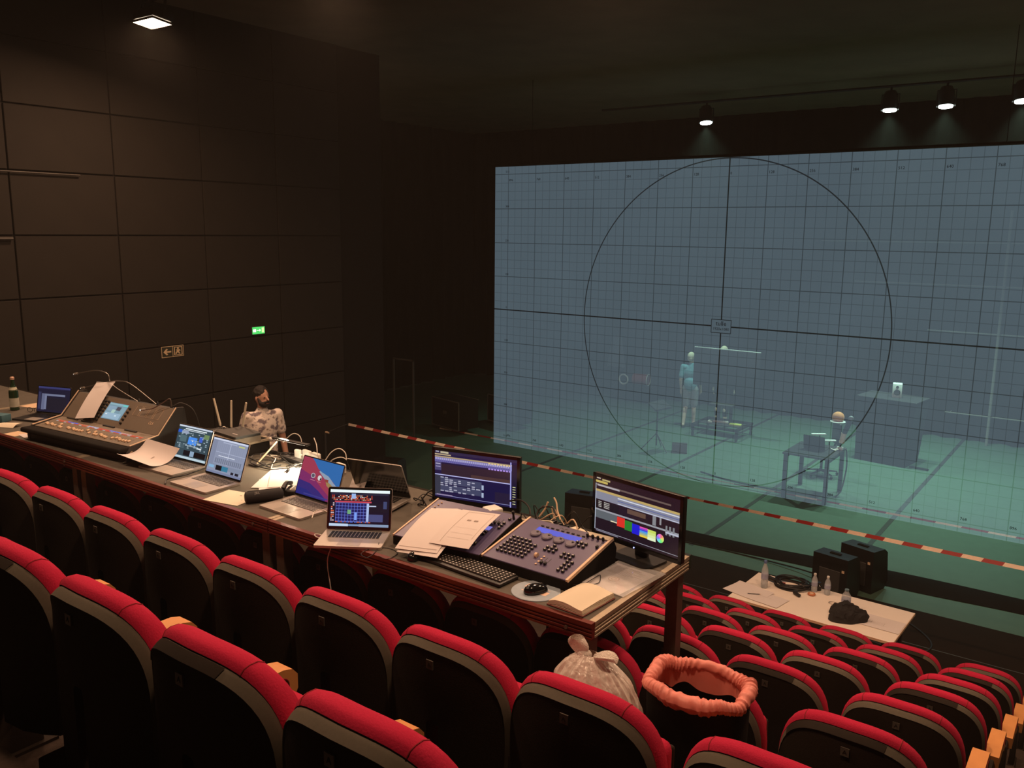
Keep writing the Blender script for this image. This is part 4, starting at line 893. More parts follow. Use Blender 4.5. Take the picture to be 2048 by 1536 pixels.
# ------------------------------------------------------------------ people
def fuse(name, mb, m, parent, voxel, smooth=4):
    me = mb.mesh(name); o = bpy.data.objects.new(name, me); col.objects.link(o)
    r_ = o.modifiers.new('r', 'REMESH'); r_.mode = 'VOXEL'; r_.voxel_size = voxel
    s_ = o.modifiers.new('s', 'SMOOTH'); s_.iterations = smooth; s_.factor = .5
    me2 = bpy.data.meshes.new_from_object(o.evaluated_get(bpy.context.evaluated_depsgraph_get()))
    bpy.data.objects.remove(o); me2.name = name; me2.polygons.foreach_set('use_smooth', [True] * len(me2.polygons)); me2.materials.clear()
    return obj(name, me2, m, parent)
def person(label, loc, rz, H, pose, skin, tops, bottoms, hair, face=None, barefoot=True, head_turn=0, sleeve=.62, leg_len=.9, voxel=.011):
    t = thing('person', label, 'person', loc, rz)
    J = {}
    for s_, k in ((-1, 'r'), (1, 'l')):
        J['sh' + k] = Vector((s_ * .105 * H, .01, .805 * H)); J['el' + k] = Vector((s_ * .130 * H, .02, .625 * H)); J['wr' + k] = Vector((s_ * .135 * H, -.03, .48 * H))
        J['hip' + k] = Vector((s_ * .052 * H, 0, .51 * H)); J['kn' + k] = Vector((s_ * .056 * H, -.015, .285 * H)); J['an' + k] = Vector((s_ * .058 * H, .02, .048 * H))
    for k, v in pose.items(): J[k] = Vector(v) * H
    g = H / 1.75; b = MB()
    b.ball((0, 0, .725 * H), (.34 * g, .21 * g, .40 * g)); b.ball((0, -.005, .62 * H), (.30 * g, .20 * g, .34 * g)); b.ball((0, .01, .53 * H), (.325 * g, .215 * g, .25 * g))
    b.cap(J['shr'] + Vector((.03, 0, -.01)), J['shl'] + Vector((-.03, 0, -.01)), .058 * g, .058 * g)
    b.cap((0, .012, .80 * H), (0, -.005, .885 * H), .060 * g, .052 * g)
    T = Matrix.Rotation(head_turn, 3, 'Z'); hc = Vector((0, -.012, .932 * H))
    def hp(x, y, z): return hc + T @ Vector((x * g, y * g, z * g))
    b.ball(hp(0, .012, .012), (.152 * g, .190 * g, .215 * g), T=T); b.ball(hp(0, -.028, -.055), (.118 * g, .125 * g, .125 * g), T=T)
    b.cap(hp(0, -.088, .012), hp(0, -.112, -.022), .010 * g, .016 * g, 8)
    for sx in (-1, 1): b.ball(hp(sx * .078, .01, -.012), (.018 * g, .036 * g, .062 * g), T=T)
    b.cap(hp(-.022, -.090, -.062), hp(.022, -.090, -.062), .008 * g, .008 * g, 8)
    for k, s_ in (('r', -1), ('l', 1)):
        sh, el, wr = J['sh' + k], J['el' + k], J['wr' + k]
        b.cap(sh, el, .054 * g, .042 * g); b.cap(el, wr, .042 * g, .029 * g)
        d = (wr - el).normalized(); side = Vector((s_, 0, 0)); fw = Vector((0, -1, 0)); fw = (fw - d * fw.dot(d)).normalized()
        pc = wr + d * .055 * g
        b.cap(wr, wr + d * .075 * g, .030 * g, .036 * g); b.ball(pc + d * .02 * g, (.05 * g, .085 * g, .09 * g))
        for q, ln in ((-.030, .060), (-.010, .075), (.011, .080), (.031, .072)):      # four unequal curled fingers
            p0 = wr + d * .095 * g - fw * q * g; p1 = p0 + d * ln * .55 * g - side * .008 * g; p2 = p1 + d * ln * .45 * g - side * .024 * g
            b.cap(p0, p1, .0105 * g, .0098 * g, 8); b.cap(p1, p2, .0098 * g, .0085 * g, 8)
        p0 = wr + d * .035 * g + fw * .034 * g; p1 = p0 + d * .04 * g + fw * .022 * g; b.cap(p0, p1, .0135 * g, .012 * g, 8); b.cap(p1, p1 + d * .034 * g + fw * .003 * g, .012 * g, .0095 * g, 8)
        hip, kn, an = J['hip' + k], J['kn' + k], J['an' + k]
        b.cap(hip, kn, .088 * g, .060 * g); b.cap(kn, an, .058 * g, .040 * g); b.ball(kn.lerp(an, .3) + Vector((0, .022, 0)), (.10 * g, .10 * g, .22 * g))
        heel = an + Vector((0, .03, -.012)) * g; toe = Vector((an.x + s_ * .025, an.y - .165 * g, .028)) if 'toe' + k not in J else J['toe' + k]
        heel.z = max(.036 * g, heel.z); b.cap(heel, toe, .036 * g, .027 * g); b.cap(an, toe + Vector((0, .06, .01)), .04 * g, .03 * g)
        for q in range(5): b.cap(toe + Vector((s_ * (-.024 + q * .012) * g, -.012 * g, -.006)), toe + Vector((s_ * (-.026 + q * .014) * g, (-.044 + q * .005) * g, -.012)), .0098 * g, .0085 * g, 6)
    fuse('body', b, M[skin], t, voxel)
    s = MB()                                    # shirt
    s.ball((0, 0, .725 * H), (.375 * g, .245 * g, .41 * g)); s.ball((0, -.005, .62 * H), (.345 * g, .245 * g, .36 * g)); s.cap((0, 0, .56 * H), (0, 0, .60 * H), .165 * g, .165 * g)
    s.cap(J['shr'] + Vector((.03, 0, -.012)), J['shl'] + Vector((-.03, 0, -.012)), .070 * g, .070 * g); s.cap((0, .012, .80 * H), (0, .006, .835 * H), .088 * g, .074 * g)
    for k in 'rl': s.cap(J['sh' + k], J['sh' + k].lerp(J['el' + k], sleeve), .068 * g, .066 * g)
    fuse('shirt', s, tops, t, voxel, 6)
    s = MB(); s.ball((0, .01, .535 * H), (.355 * g, .250 * g, .25 * g))
    for k in 'rl':
        hip, kn, an = J['hip' + k], J['kn' + k], J['an' + k]
        if leg_len <= 1: s.cap(hip, hip.lerp(kn, leg_len), .103 * g, .088 * g)
        else: s.cap(hip, kn, .103 * g, .078 * g); s.cap(kn, kn.lerp(an, leg_len - 1), .076 * g, .060 * g)
    fuse('shorts' if leg_len <= 1 else 'trousers', s, bottoms, t, voxel, 6)
    h = MB(); h.ball(hp(0, .026, .030), (.166 * g, .186 * g, .205 * g), T=T); h.ball(hp(0, .062, -.015), (.150 * g, .10 * g, .15 * g), T=T)
    if face == 'beard':
        g_ = random.Random(2)
        for k in range(90):
            a, e = g_.uniform(0, 6.283), g_.uniform(.05, 1.5); d = Vector((math.cos(a) * math.cos(e) * .074, .026 + math.sin(a) * math.cos(e) * .086, .030 + math.sin(e) * .094))
            if d.y > -.05 or d.z > .085: h.ball(hp(*d), (.034 * g, .034 * g, .034 * g), 8, 6)
    fuse('hair', h, M[hair], t, voxel * .7, 2)
    for sx in (-1, 1): obj('eye', MB().ball(hp(sx * .032, -.083, .008), (.024 * g, .014 * g, .012 * g), 10, 6, T), 'hairdk', t)
    obj('mouth', MB().ball(hp(0, -.098, -.062), (.046 * g, .010 * g, .010 * g), 10, 6, T), mat('lips', (.30, .10, .08), .6), t)
    if face == 'beard':
        q = MB(); q.ball(hp(0, -.036, -.070), (.130 * g, .135 * g, .100 * g), T=T); q.cap(hp(-.03, -.095, -.045), hp(.03, -.095, -.045), .011 * g, .011 * g)
        for sx in (-1, 1): q.cap(hp(sx * .068, -.01, .0), hp(sx * .058, -.04, -.06), .012 * g, .022 * g)
        fuse('beard', q, M['hairdk'], t, voxel * .7, 3)
    if not barefoot:
        for k, s_ in (('r', -1), ('l', 1)):
            an = J['an' + k]; q = MB(); q.cap(an + Vector((0, .035, -.03 * g)), Vector((an.x + s_ * .025, an.y - .19 * g, .036)), .046 * g, .038 * g); q.cap(an, an + Vector((0, 0, -.03)), .05 * g, .05 * g)
            fuse('shoe', q, M['black'], t, voxel)
    return t
def spotted(name, c0, c1, c2, scale):
    m = bpy.data.materials.new(name); m.use_nodes = True; nt = m.node_tree; b = nt.nodes['Principled BSDF']; b.inputs['Roughness'].default_value = .9
    tc = nt.nodes.new('ShaderNodeTexCoord'); n = nt.nodes.new('ShaderNodeTexNoise'); n.inputs['Scale'].default_value = scale; n.inputs['Detail'].default_value = 3
    cr = nt.nodes.new('ShaderNodeValToRGB'); e = cr.color_ramp.elements; e[0].position = .40; e[0].color = (*c1, 1); e[1].position = .50; e[1].color = (*c0, 1); q = e.new(.62); q.color = (*c0, 1); q = e.new(.68); q.color = (*c2, 1)
    nt.links.new(tc.outputs['Object'], n.inputs['Vector']); nt.links.new(n.outputs['Fac'], cr.inputs[0]); nt.links.new(cr.outputs[0], b.inputs['Base Color']); return m
person('bearded dark-haired person in a pale flower-spotted T-shirt standing behind the desk', (-8.38, 6.38, tier_z(4)), R(72), 1.80,
       {'elr': (-.135, .05, .63), 'wrr': (-.11, -.02, .51), 'ell': (.142, .015, .62), 'wrl': (.150, -.03, .475)}, 'skin', spotted('flower_shirt', (.80, .70, .62), (.20, .16, .18), (.32, .25, .20), 15), mat('dark_trousers', (.10, .085, .08), .9), 'hairdk', 'beard', False, R(20), .60, 1.9)
person('fair-haired person in a light blue T-shirt and grey shorts walking on stage', (-7.99, 17.87, 0), R(196), 1.72,
       {'kn' + 'l': (.058, -.03, .285), 'anl': (.062, .075, .048), 'knr': (-.05, -.05, .285), 'anr': (-.05, -.06, .048), 'elr': (-.128, .03, .63), 'wrr': (-.125, -.06, .50), 'ell': (.128, .03, .63), 'wrl': (.125, -.02, .49)}, 'skinp', mat('blue_shirt', (.16, .36, .44), .9), mat('grey_shorts', (.34, .36, .38), .9), 'hairlt', None, True, R(-35), .70, .92)
person('person dressed in black standing behind the display on the wheeled stand', (-7.42, 18.35, 0), R(170), 1.86,
       {}, 'skinp', mat('black_shirt', (.015, .015, .016), .9), mat('black_trousers', (.018, .018, .018), .9), 'hairlt', None, True, 0, .6, 1.55)

# ------------------------------------------------------------------ things on stage, behind the gauze
ds = thing('display_stand', 'large black display on a low wheeled stand with two posts', 'display stand', (-7.06, 17.55, 0), R(0))
obj('display', MB().rbox((0, .05, 1.47), (1.50, .06, .84), .01, 2), 'black', ds)
obj('painted_edge_light', MB().box((0, .05, 1.895), (1.50, .05, .012)), 'pvcwhite', ds)  # white strip paints the light along the display's top edge
for sx in (-.14, .14): obj('post', MB().box((sx, .11, .66), (.06, .05, .90)), 'matblack', ds)
obj('shelf', MB().rbox((0, 0, .70), (.52, .30, .02), .004, 1), 'dkgrey', ds)
for sy in (-.44, .44):
    obj('base_rail', MB().box((0, sy, .25), (1.02, .06, .05)), 'matblack', ds)
for sx in (-.5, .5):
    obj('base_rail', MB().box((sx, 0, .25), (.06, .94, .05)), 'matblack', ds)
    for sy in (-.42, .42):
        c = obj('castor', MB().box((sx, sy, .17), (.05, .06, .12)), 'matblack', ds); obj('castor_wheel', MB().lathe([(.05, -.015), (.05, .015)], 16, (sx, sy, .051), Matrix.Rotation(R(90), 3, 'Y')), 'black', c)
obj('base_plate', MB().box((0, 0, .26), (.9, .34, .02)), 'dkgrey', ds)
for k, (x, y, lab, m_, d) in enumerate(((-7.30, 17.46, 'small white device at the left of the display stand\'s base', 'white', (.10, .08, .05)), (-7.1, 17.56, 'long white power strip on the display stand\'s base', 'white', (.34, .06, .05)), (-6.74, 17.50, 'yellow cloth folded on the display stand\'s base', 'yellow', (.26, .12, .04)))):
    m__ = mat('yellow_cloth', (.55, .55, .12), .9) if m_ == 'yellow' else M[m_]
    tag(obj(('device_box', 'power_strip', 'yellow_cloth')[k], MB().rbox((0, 0, d[2] / 2), d, .012, 2), m__, None, (x, y, .271), (0, 0, R(8))), lab, ('device', 'power strip', 'cloth')[k])
ms = thing('music_stand', 'black folding music stand left of the person in blue', 'music stand', (-7.60, 15.46, 0), R(78))
obj('mast', MB().tube([(0, 0, .1), (0, 0, .88)], .014, 8), 'black', ms)
obj('tray', MB().rbox((.05, 0, .93), (.50, .03, .26), .006, 1, Matrix.Rotation(R(-62), 3, 'X')), 'black', ms); obj('tray_lip', MB().box((.05, -.10, .86), (.50, .05, .012)), 'black', ms)
for a in (20, 140, 260): obj('leg', MB().tube([(0, 0, .36), (.32 * math.cos(R(a)), .32 * math.sin(R(a)), .012)], .010, 8), 'black', ms)
sb = thing('stage_monitor_box', 'small black box speaker at the music stand\'s foot', 'speaker', (-7.15, 15.60, 0), R(25))
obj('cabinet', MB().prism([(-.12, 0), (.12, 0), (.10, .18), (-.05, .20)], -.15, .15, T=Matrix(((0, 0, 1), (1, 0, 0), (0, 1, 0)))), 'dkgrey', sb); obj('grille', MB().box((0, -.09, .1), (.26, .006, .14), Matrix.Rotation(R(-20), 3, 'X')), 'black', sb)
# table with laptop, clamp lamp, chair
tb = thing('stage_table', 'small black four-legged table close behind the gauze', 'table', (-4.13, 14.42, 0), R(0))
obj('table_top', MB().rbox((0, 0, .765), (.78, .98, .03), .004, 1), mat('table_black', (.03, .032, .033), .35), tb)
for sx in (-1, 1):
    for sy in (-1, 1): obj('leg', MB().box((sx * .34, sy * .44, .375), (.06, .06, .75)), 'black', tb)
    obj('apron', MB().box((sx * .345, 0, .72), (.03, .86, .06)), 'black', tb)
laptop('dark laptop standing open on the stage table with its back to the seats', .36, .25, .24, 12, 'black', (-4.14, 14.55, .78), R(178), None)
tag(obj('folded_paper', MB().sheet(lambda u, v: ((u - .5) * .12, (v - .5) * .1, .05 * abs(u - .5)), 5, 3), 'paper', None, (-3.86, 14.62, .782), (0, 0, R(30))), 'folded white paper right of the stage laptop', 'paper')
ar = thing('clamp_arm', 'angled black clamp-on arm with a cream grip at the stage table\'s corner', 'clamp arm', (-3.80, 14.72, .78), R(0))
obj('clamp', MB().rbox((0, 0, .02), (.10, .06, .05), .008, 2), 'pvcwhite', ar)
obj('lower_arm', MB().tube([(0, 0, .04), (.02, 0, .14)], .012, 8), 'black', ar); obj('grip', MB().tube([(.02, 0, .12), (.05, 0, .29)], .045, 12), 'cream', ar)
obj('upper_arm', MB().tube([(.05, 0, .29), (.13, .0, .52)], .042, 10), mat('arm_navy', (.02, .02, .035), .7), ar); obj('round_head', MB().ball((.14, 0, .56), (.09, .07, .09), 14, 8), mat('head_grey', (.20, .22, .24), .5), ar)
ch = thing('office_chair', 'black office chair behind the stage table, light on its armrests painted white', 'office chair', (-4.36, 15.70, 0), R(-54))
for a in range(5):
    an = R(72 * a + 18); e = Vector((.30 * math.cos(an), .30 * math.sin(an), .075))
    l_ = obj('base_arm', MB().tube([(0, 0, .10), e], [.022, .014], 8), 'black', ch); obj('castor', MB().ball((e.x, e.y, .032), (.05, .05, .063), 12, 8), 'black', l_)
obj('gas_column', MB().tube([(0, 0, .09), (0, 0, .44)], .024, 10), 'dkgrey', ch); obj('seat', MB().rbox((0, 0, .48), (.46, .46, .08), .03, 3), 'black', ch)
obj('backrest', MB().rbox((0, .24, .80), (.36, .05, .40), .02, 3), 'black', ch); obj('back_strut', MB().tube([(0, .18, .46), (0, .25, .66)], .018, 8), 'black', ch)
for sx in (-1, 1): obj('armrest', MB().rbox((sx * .25, 0, .72), (.065, .27, .025), .008, 2), 'pvcwhite', ch); obj('armrest_post', MB().tube([(sx * .25, .02, .46), (sx * .25, .02, .69)], .013, 8), 'black', ch)  # white colour stands for light falling on the armrest tops
oh = thing('orange_cap', 'round orange cap with a white brim resting on the office chair\'s back', 'cap', (-4.165, 15.845, 1.0), R(0))
obj('crown', MB().ball((0, 0, .10), (.22, .20, .20), 18, 10), mat('orange_felt', (.62, .24, .09), .9), oh); obj('brim', MB().lathe([(.10, .0), (.135, .012), (.135, .02), (.10, .03)], 24), 'pvcwhite', oh)
bxx = thing('tall_plinth', 'tall black plinth carrying the small white speaker', 'plinth', (-3.62, 17.60, 0), R(-8))
obj('panel', MB().prism([(-.52, 0), (.44, 0), (.56, 1.27), (-.55, 1.27)], -.35, .35, T=Matrix(((1, 0, 0), (0, 0, 1), (0, 1, 0)))), mat('plinth_black', (.014, .013, .015), .9), bxx)
obj('top_board', MB().box((0, 0, 1.278), (1.14, .74, .016)), mat('plinth_black', (.014, .013, .015), .9), bxx); obj('painted_edge_light', MB().box((.02, -.372, 1.279), (1.10, .006, .012)), mat('plinth_edge_light', (.12, .13, .13), .6), bxx)  # pale strip paints the light caught by the plinth's top edge
obj('foot', MB().box((.66, -.2, .012), (.34, .08, .024)), 'black', bxx)
ws = thing('small_speaker', 'small white two-way speaker standing on the tall plinth', 'speaker', (-3.56, 17.58, 1.287), R(12))
obj('cabinet', MB().rbox((0, 0, .135), (.17, .20, .27), .008, 2), 'pvcwhite', ws); obj('woofer', MB().lathe([(.058, 0), (.058, .008), (.02, .004)], 20, (0, -.102, .105), Matrix.Rotation(R(90), 3, 'X')), 'dkgrey', ws); obj('tweeter', MB().lathe([(.026, 0), (.026, .006), (.01, .004)], 16, (0, -.102, .21), Matrix.Rotation(R(90), 3, 'X')), 'dkgrey', ws)
cable('thin black cable trailing over the stage floor from the small table', [(-3.74, 14.72, .81), (-3.69, 14.72, .76), (-3.67, 14.7, .4), (-3.75, 14.5, .012), (-4.2, 14.3, .012), (-4.9, 14.25, .012), (-5.6, 14.3, .012), (-6.2, 14.5, .012)], 'black', .012)
# dim things at the back: drum and hoop on a case, pale cloth, white rails
fc = thing('prop_case', 'low black case at the back of the stage under the red drum', 'case', (-10.45, 19.9, 0), R(0)); obj('case_body', MB().rbox((0, 0, .2), (1.1, .5, .40), .01, 1), 'matblack', fc); obj('lid', MB().rbox((0, 0, .41), (1.12, .52, .03), .006, 1), 'black', fc)
dr = thing('red_drum', 'red drum lying on its side on the low black case', 'drum', (-10.28, 19.85, .58), R(5)); X = Matrix.Rotation(R(90), 3, 'Y')
obj('shell', MB().lathe([(.145, -.2), (.145, .2)], 24, T=X), mat('drum_red', (.35, .05, .04), .5), dr); obj('hoop', MB().tube([(.21, .15 * math.cos(R(a)), .15 * math.sin(R(a))) for a in range(0, 360, 15)], .012, 6, closed=True), 'pvcwhite', dr)
hp_ = tag(obj('white_hoop', MB().tube([(.125 * math.cos(R(a)), 0, .125 * math.sin(R(a))) for a in range(0, 360, 12)], .022, 8, closed=True), 'pvcwhite', None, (-10.66, 19.60, .575)), 'white ring leaning at the low black case\'s left end', 'hoop')
cs_ = thing('clothes_stand', 'thin stand with a pale blue garment at the back of the stage', 'clothes stand', (-11.2, 20.15, 0)); obj('pole', MB().tube([(0, 0, .02), (0, 0, 1.75)], .012, 8), 'black', cs_); obj('foot', MB().lathe([(.14, 0), (.14, .02)], 16), 'black', cs_)
obj('garment', MB().grid(lambda u, v: Vector(((.10 + .10 * v) * math.cos(6.283 * u) * 1.4, (.04 + .03 * v) * math.sin(6.283 * u), 1.62 - .82 * v + .01 * math.sin(u * 40))), 40, 8, cu=True), mat('pale_blue_cloth', (.16, .19, .24), .9), cs_)
for k, (z, x0, x1) in enumerate(((4.24, -6.0, -1.2), (3.35, -5.2, -1.2), (2.36, -3.6, -1.2), (.61, -3.1, -1.2))):
    r_ = thing('wall_rail', f'pale horizontal rail on the rear stage wall, {ORD[k + 1]} from the top', 'rail', ((x0 + x1) / 2, 20.25, z), 0, 'pale rails on the rear wall')
    obj('bar', MB().tube([((x0 - x1) / 2, 0, 0), ((x1 - x0) / 2, 0, 0)], .016, 8), 'grey', r_)
    for sx in (-1, 1): obj('bracket', MB().tube([(sx * (x1 - x0) * .45, 0, 0), (sx * (x1 - x0) * .45, .2, 0)], .010, 6), 'grey', r_)
tag(obj('pipe_upright', MB().tube([(-2.24, 20.2, 0), (-2.24, 20.2, 4.9)], .03, 8), 'grey'), 'pale upright pipe crossing the rails on the rear stage wall', 'pipe')

# ------------------------------------------------------------------ left wing: door frame, flight cases
df = thing('door_frame', 'thin grey frame standing in the dark left wing', 'frame', (-12.31, 13, 0)); fm = mat('frame_grey', (.10, .085, .07), .6)
for sx in (-.28, .28): obj('upright', MB().box((sx, 0, .86), (.03, .03, 1.72)), fm, df)
obj('top_bar', MB().box((0, 0, 1.70), (.59, .03, .03)), fm, df)
for k, (x, y, wd, h, z, lab) in enumerate(((-11.9, 14.2, .95, .62, .12, 'black flight case with metal edges in the left wing, nearest the frame'), (-11.2, 15.3, .9, .6, .12, 'black flight case with metal edges in the left wing, nearest the gauze'))):
    c_ = thing('flight_case', lab, 'flight case', (x, y, 0), R(-12), 'flight cases in the left wing')
    obj('case_body', MB().rbox((0, 0, z + h / 2), (wd, .55, h), .006, 1), 'matblack', c_)
    for zz in (z, z + h):
        for sy in (-1, 1): obj('edge_rail', MB().box((0, sy * .275, zz), (wd, .02, .02)), fm, c_)
    for sx in (-1, 1): obj('edge_rail', MB().box((sx * wd / 2, -.275, z + h / 2), (.02, .02, h)), fm, c_); obj('castor', MB().lathe([(.055, -.02), (.055, .02)], 14, (sx * wd * .4, 0, .056), Matrix.Rotation(R(90), 3, 'X')), 'black', c_)
    obj('handle', MB().rbox((0, -.285, z + h * .55), (.14, .02, .07), .01, 2), fm, c_)

# ------------------------------------------------------------------ signs on the left wall
es = thing('exit_sign', 'lit green running-man exit sign on the dark left wall', 'exit sign', (WX + .05, 7.95, 2.90), R(90))
obj('box', MB().rbox((0, .03, 0), (.24, .06, .12), .006, 1), 'dkgrey', es)
picture('sign_face', .22, .105, [(0, 0, 1, 1, (70, 190, 90)), (.05, .3, .3, .7, (235, 255, 220)), (.36, .45, .58, .55, (235, 255, 220)), ([(.58, .3), (.7, .5), (.58, .7)], (235, 255, 220)), (.76, .15, .95, .85, (200, 255, 150))], es, SCREEN, (0, -.0015, 0), UP, 1.5)
fs_ = thing('escape_route_sign', 'unlit escape route sign with an arrow below a panel joint on the left wall', 'sign', (WX + .032, 6.55, 2.735), R(90))
obj('plate', MB().box((0, .003, 0), (.33, .006, .15)), mat('sign_plate', (.42, .36, .27), .6), fs_)
DG = (38, 40, 26); LC = (205, 178, 140)
picture('sign_face', .33, .15, [(0, 0, 1, 1, LC), (.02, .05, .49, .95, DG), (.51, .05, .98, .95, DG), ([(.08, .5), (.22, .2), (.29, .27), (.21, .43), (.43, .43), (.43, .57), (.21, .57), (.29, .73), (.22, .8)], LC), (.56, .12, .94, .88, LC), (.60, .18, .90, .82, DG), ([(.70, .2), (.78, .2), (.78, .32), (.70, .32)], LC), ([(.66, .36), (.82, .36), (.86, .5), (.8, .5), (.78, .55), (.84, .75), (.78, .78), (.72, .6), (.66, .78), (.61, .72), (.68, .5)], LC)], fs_, PRINT, (0, -.0006, 0), UP)
for k, (y0, y1, z, lab) in enumerate(((3.2, 5.45, 4.995, 'thin pale conduit high on the left wall'), (3.2, 4.62, 4.245, 'short pale pipe end on the left wall at the picture edge'))):
    tag(obj('wall_conduit', MB().tube([(WX + .06, y0, z), (WX + .06, y1, z)], .009 + .006 * k, 8), mat('conduit', (.05, .04, .032), .6)), lab, 'conduit')

# ------------------------------------------------------------------ front of stage: speakers, black strip, barrier tapes
def front_speaker(label, loc, rz, s_=1.0):
    t = thing('front_speaker', label, 'speaker', loc, rz, 'black front speakers along the stage edge')
    poly = [(-.20 * s_, 0), (.16 * s_, 0), (.24 * s_, .10 * s_), (.18 * s_, .54 * s_), (.10 * s_, .60 * s_), (-.20 * s_, .62 * s_)]
    obj('cabinet', MB().prism(poly, -.25 * s_, .25 * s_, T=Matrix(((0, 0, 1), (1, 0, 0), (0, 1, 0)))), 'black', t)
    obj('grille', MB().box((0, .222 * s_, .31 * s_), (.46 * s_, .01, .40 * s_), Matrix.Rotation(R(8), 3, 'X')), 'matblack', t)
    obj('rear_plate', MB().rbox((0, -.203 * s_, .26 * s_), (.30 * s_, .010, .34 * s_), .004, 1), 'dkgrey', t)
    obj('badge', MB().box((.19 * s_, -.203 * s_, .44 * s_), (.035 * s_, .006, .035 * s_)), 'beige', t)
    obj('handle_slot', MB().rbox((0, -.04, .618 * s_), (.16 * s_, .05, .012), .004, 1), 'matblack', t)
    return t
front_speaker('black speaker behind the white table, its rear toward the seats', (-2.62, 10.42, 0), R(-10), .88)
front_speaker('black speaker stacked close behind the one by the white table', (-2.42, 10.92, 0), R(-16), .88)
front_speaker('black speaker seen between the two monitors', (-6.25, 10.45, 0), R(12), 1.0)
front_speaker('black speaker at the far left of the stage edge', (-10.0, 10.2, 0), R(20), .9)
def strip_pt(u, v):
    x = -6.6 + u * 7.2; y0, y1 = 11.02 + .055 * (x + 5) * .6, 11.43 + .07 * (x + 5) * .9
    y0 += .03 * math.sin(u * 17); y1 += .04 * math.sin(u * 11 + 1)
    return Vector((x, y0 + (y1 - y0) * v, .004 + .05 * math.sin(math.pi * v) * (.7 + .3 * math.sin(u * 23)) * (.35 + u)))
sm = MB().grid(strip_pt, 60, 9)
tag(obj('floor_strip', sm, 'drape'), 'long rumpled strip of black cloth along the stage edge', 'cloth')
def barrier(label, p0, p1, wd, seg, sag, twist, n_per=3, name='barrier_tape'):
    t = thing(name, label, 'barrier tape', p0)
    p0, p1 = Vector(p0), Vector(p1); D = p1 - p0; n = int(D.length / seg)
    def pt(u, e):
        c = D * u; c.z -= sag * 4 * u * (1 - u); a = twist * math.sin(u * 9) ; up = Vector((0, math.sin(a), math.cos(a)))
        return c + up * wd * e
    for k in range(n):
        mb = MB(); rows = []
        for j in range(n_per + 1):
            u = (k + j / n_per) / n
            sl_ = .25 * wd / D.length
            rows += [pt(max(0, min(1, u - sl_)), -.5), pt(max(0, min(1, u + sl_)), .5)]
        vs = rows + [q + Vector((0, .0008, 0)) for q in rows]; m_ = len(rows)
        fs = [(2 * j, 2 * j + 2, 2 * j + 3, 2 * j + 1) for j in range(n_per)]; fs += [tuple(i + m_ for i in f[::-1]) for f in fs]
        mb.add(vs, fs); obj('tape_stripe', mb, 'tred' if k % 2 else 'twhite', t)
    return t
barrier('red and white barrier tape stretched before the stage edge', (-9.82, 9.1, 1.36), (.52, 9.1, 1.278), .040, .18, .015, .5)
barrier('red and white barrier tape along the gauze\'s foot', (-12.2, 14.02, .05), (.4, 14.02, .04), .03, .36, .0, .6)
ps = thing('barrier_post', 'dark stand with a tilted boom holding the left end of the barrier tape', 'stand', (-10.36, 9.1, 0))
obj('pole', MB().tube([(0, 0, .02), (0, 0, 1.14)], .014, 8), 'dkgrey', ps); obj('boom', MB().tube([(-.02, 0, 1.12), (.36, 0, 1.29), (.54, 0, 1.362)], .011, 8), 'dkgrey', ps); obj('clip', MB().rbox((.05, 0, 1.155), (.09, .03, .028), .006, 1), 'beige', ps)
for a in (90, 210, 330): obj('foot', MB().tube([(0, 0, .16), (.10 * math.cos(R(a)), .26 * math.sin(R(a)), .012)], .010, 8), 'dkgrey', ps)
cable('thin black cable looping on the floor behind the white table', [(-2.2, 10.3, .006), (-1.75, 10.15, .006), (-1.42, 9.8, .006), (-1.40, 9.5, .006), (-1.65, 9.35, .006), (-2.0, 9.4, .006)], 'black', .010)
cable('black cable running along the foot of the black cloth strip', [(-4.9, 10.95, .006), (-4.0, 10.98, .006), (-3.3, 10.9, .03), (-2.95, 10.8, .05)], 'black', .010)
for y in (9.6, 8.4): struct('floor_joint', MB().box((-3.75, y, .001), (13.4, .012, .002)), mat('floor_joint', (.05, .042, .034), .6))

# ------------------------------------------------------------------ white table and what lies on it
wt = thing('white_table', 'long white folding table between the front row and the stage', 'table', (-2.225, 8.33, 0), R(-2))
obj('table_top', MB().rbox((0, 0, .725), (1.60, .80, .028), .004, 1), 'tabletop', wt)
obj('edge_band', MB().box((0, -.4005, .725), (1.60, .003, .024)).box((.8005, 0, .725), (.003, .80, .024)), 'beige', wt)
for sx in (-.7, .7):
    for sy in (-.32, .32): obj('leg', MB().tube([(sx, sy, 0), (sx, sy, .712)], .018, 10), 'dkgrey', wt)
    obj('cross_bar', MB().tube([(sx, -.32, .15), (sx, .32, .15)], .012, 8), 'dkgrey', wt)
TZ = .74
pet = mat('pet_plastic', (.62, .66, .68), .12, alpha=.42); water = mat('water_in_bottle', (.45, .50, .54), .05, alpha=.35); petlabel = mat('bottle_band', (.32, .34, .46), .5)
def pet_bottle(label, loc, h=.22, cap='blue_cap', capc=(.10, .16, .34), r=.031):
    t = thing('water_bottle', label, 'bottle', loc, 0, 'plastic water bottles on the white table'); k = h / .22
    obj('body', MB().lathe([(r * .85, 0), (r, .008), (r, .05 * k), (r * .92, .06 * k), (r, .07 * k), (r, .13 * k), (r * .86, .155 * k), (r * .42, .19 * k), (r * .40, .205 * k)], 20), pet, t)
    obj('water', MB().lathe([(r * .82, .003), (r * .95, .01), (r * .95, .048 * k), (r * .87, .06 * k), (r * .95, .07 * k), (r * .95, .10 * k)], 20), water, t)
    obj('label', MB().lathe([(r * 1.01, .075 * k), (r * 1.01, .115 * k)], 20), petlabel, t)
    obj('cap', MB().lathe([(r * .46, .200 * k), (r * .46, .218 * k), (r * .40, .22 * k)], 16), mat(cap, capc, .5), t)
    return t
pet_bottle('tall blue-capped water bottle at the white table\'s left end', at(1528, 1175, z=TZ), .30, r=.036)
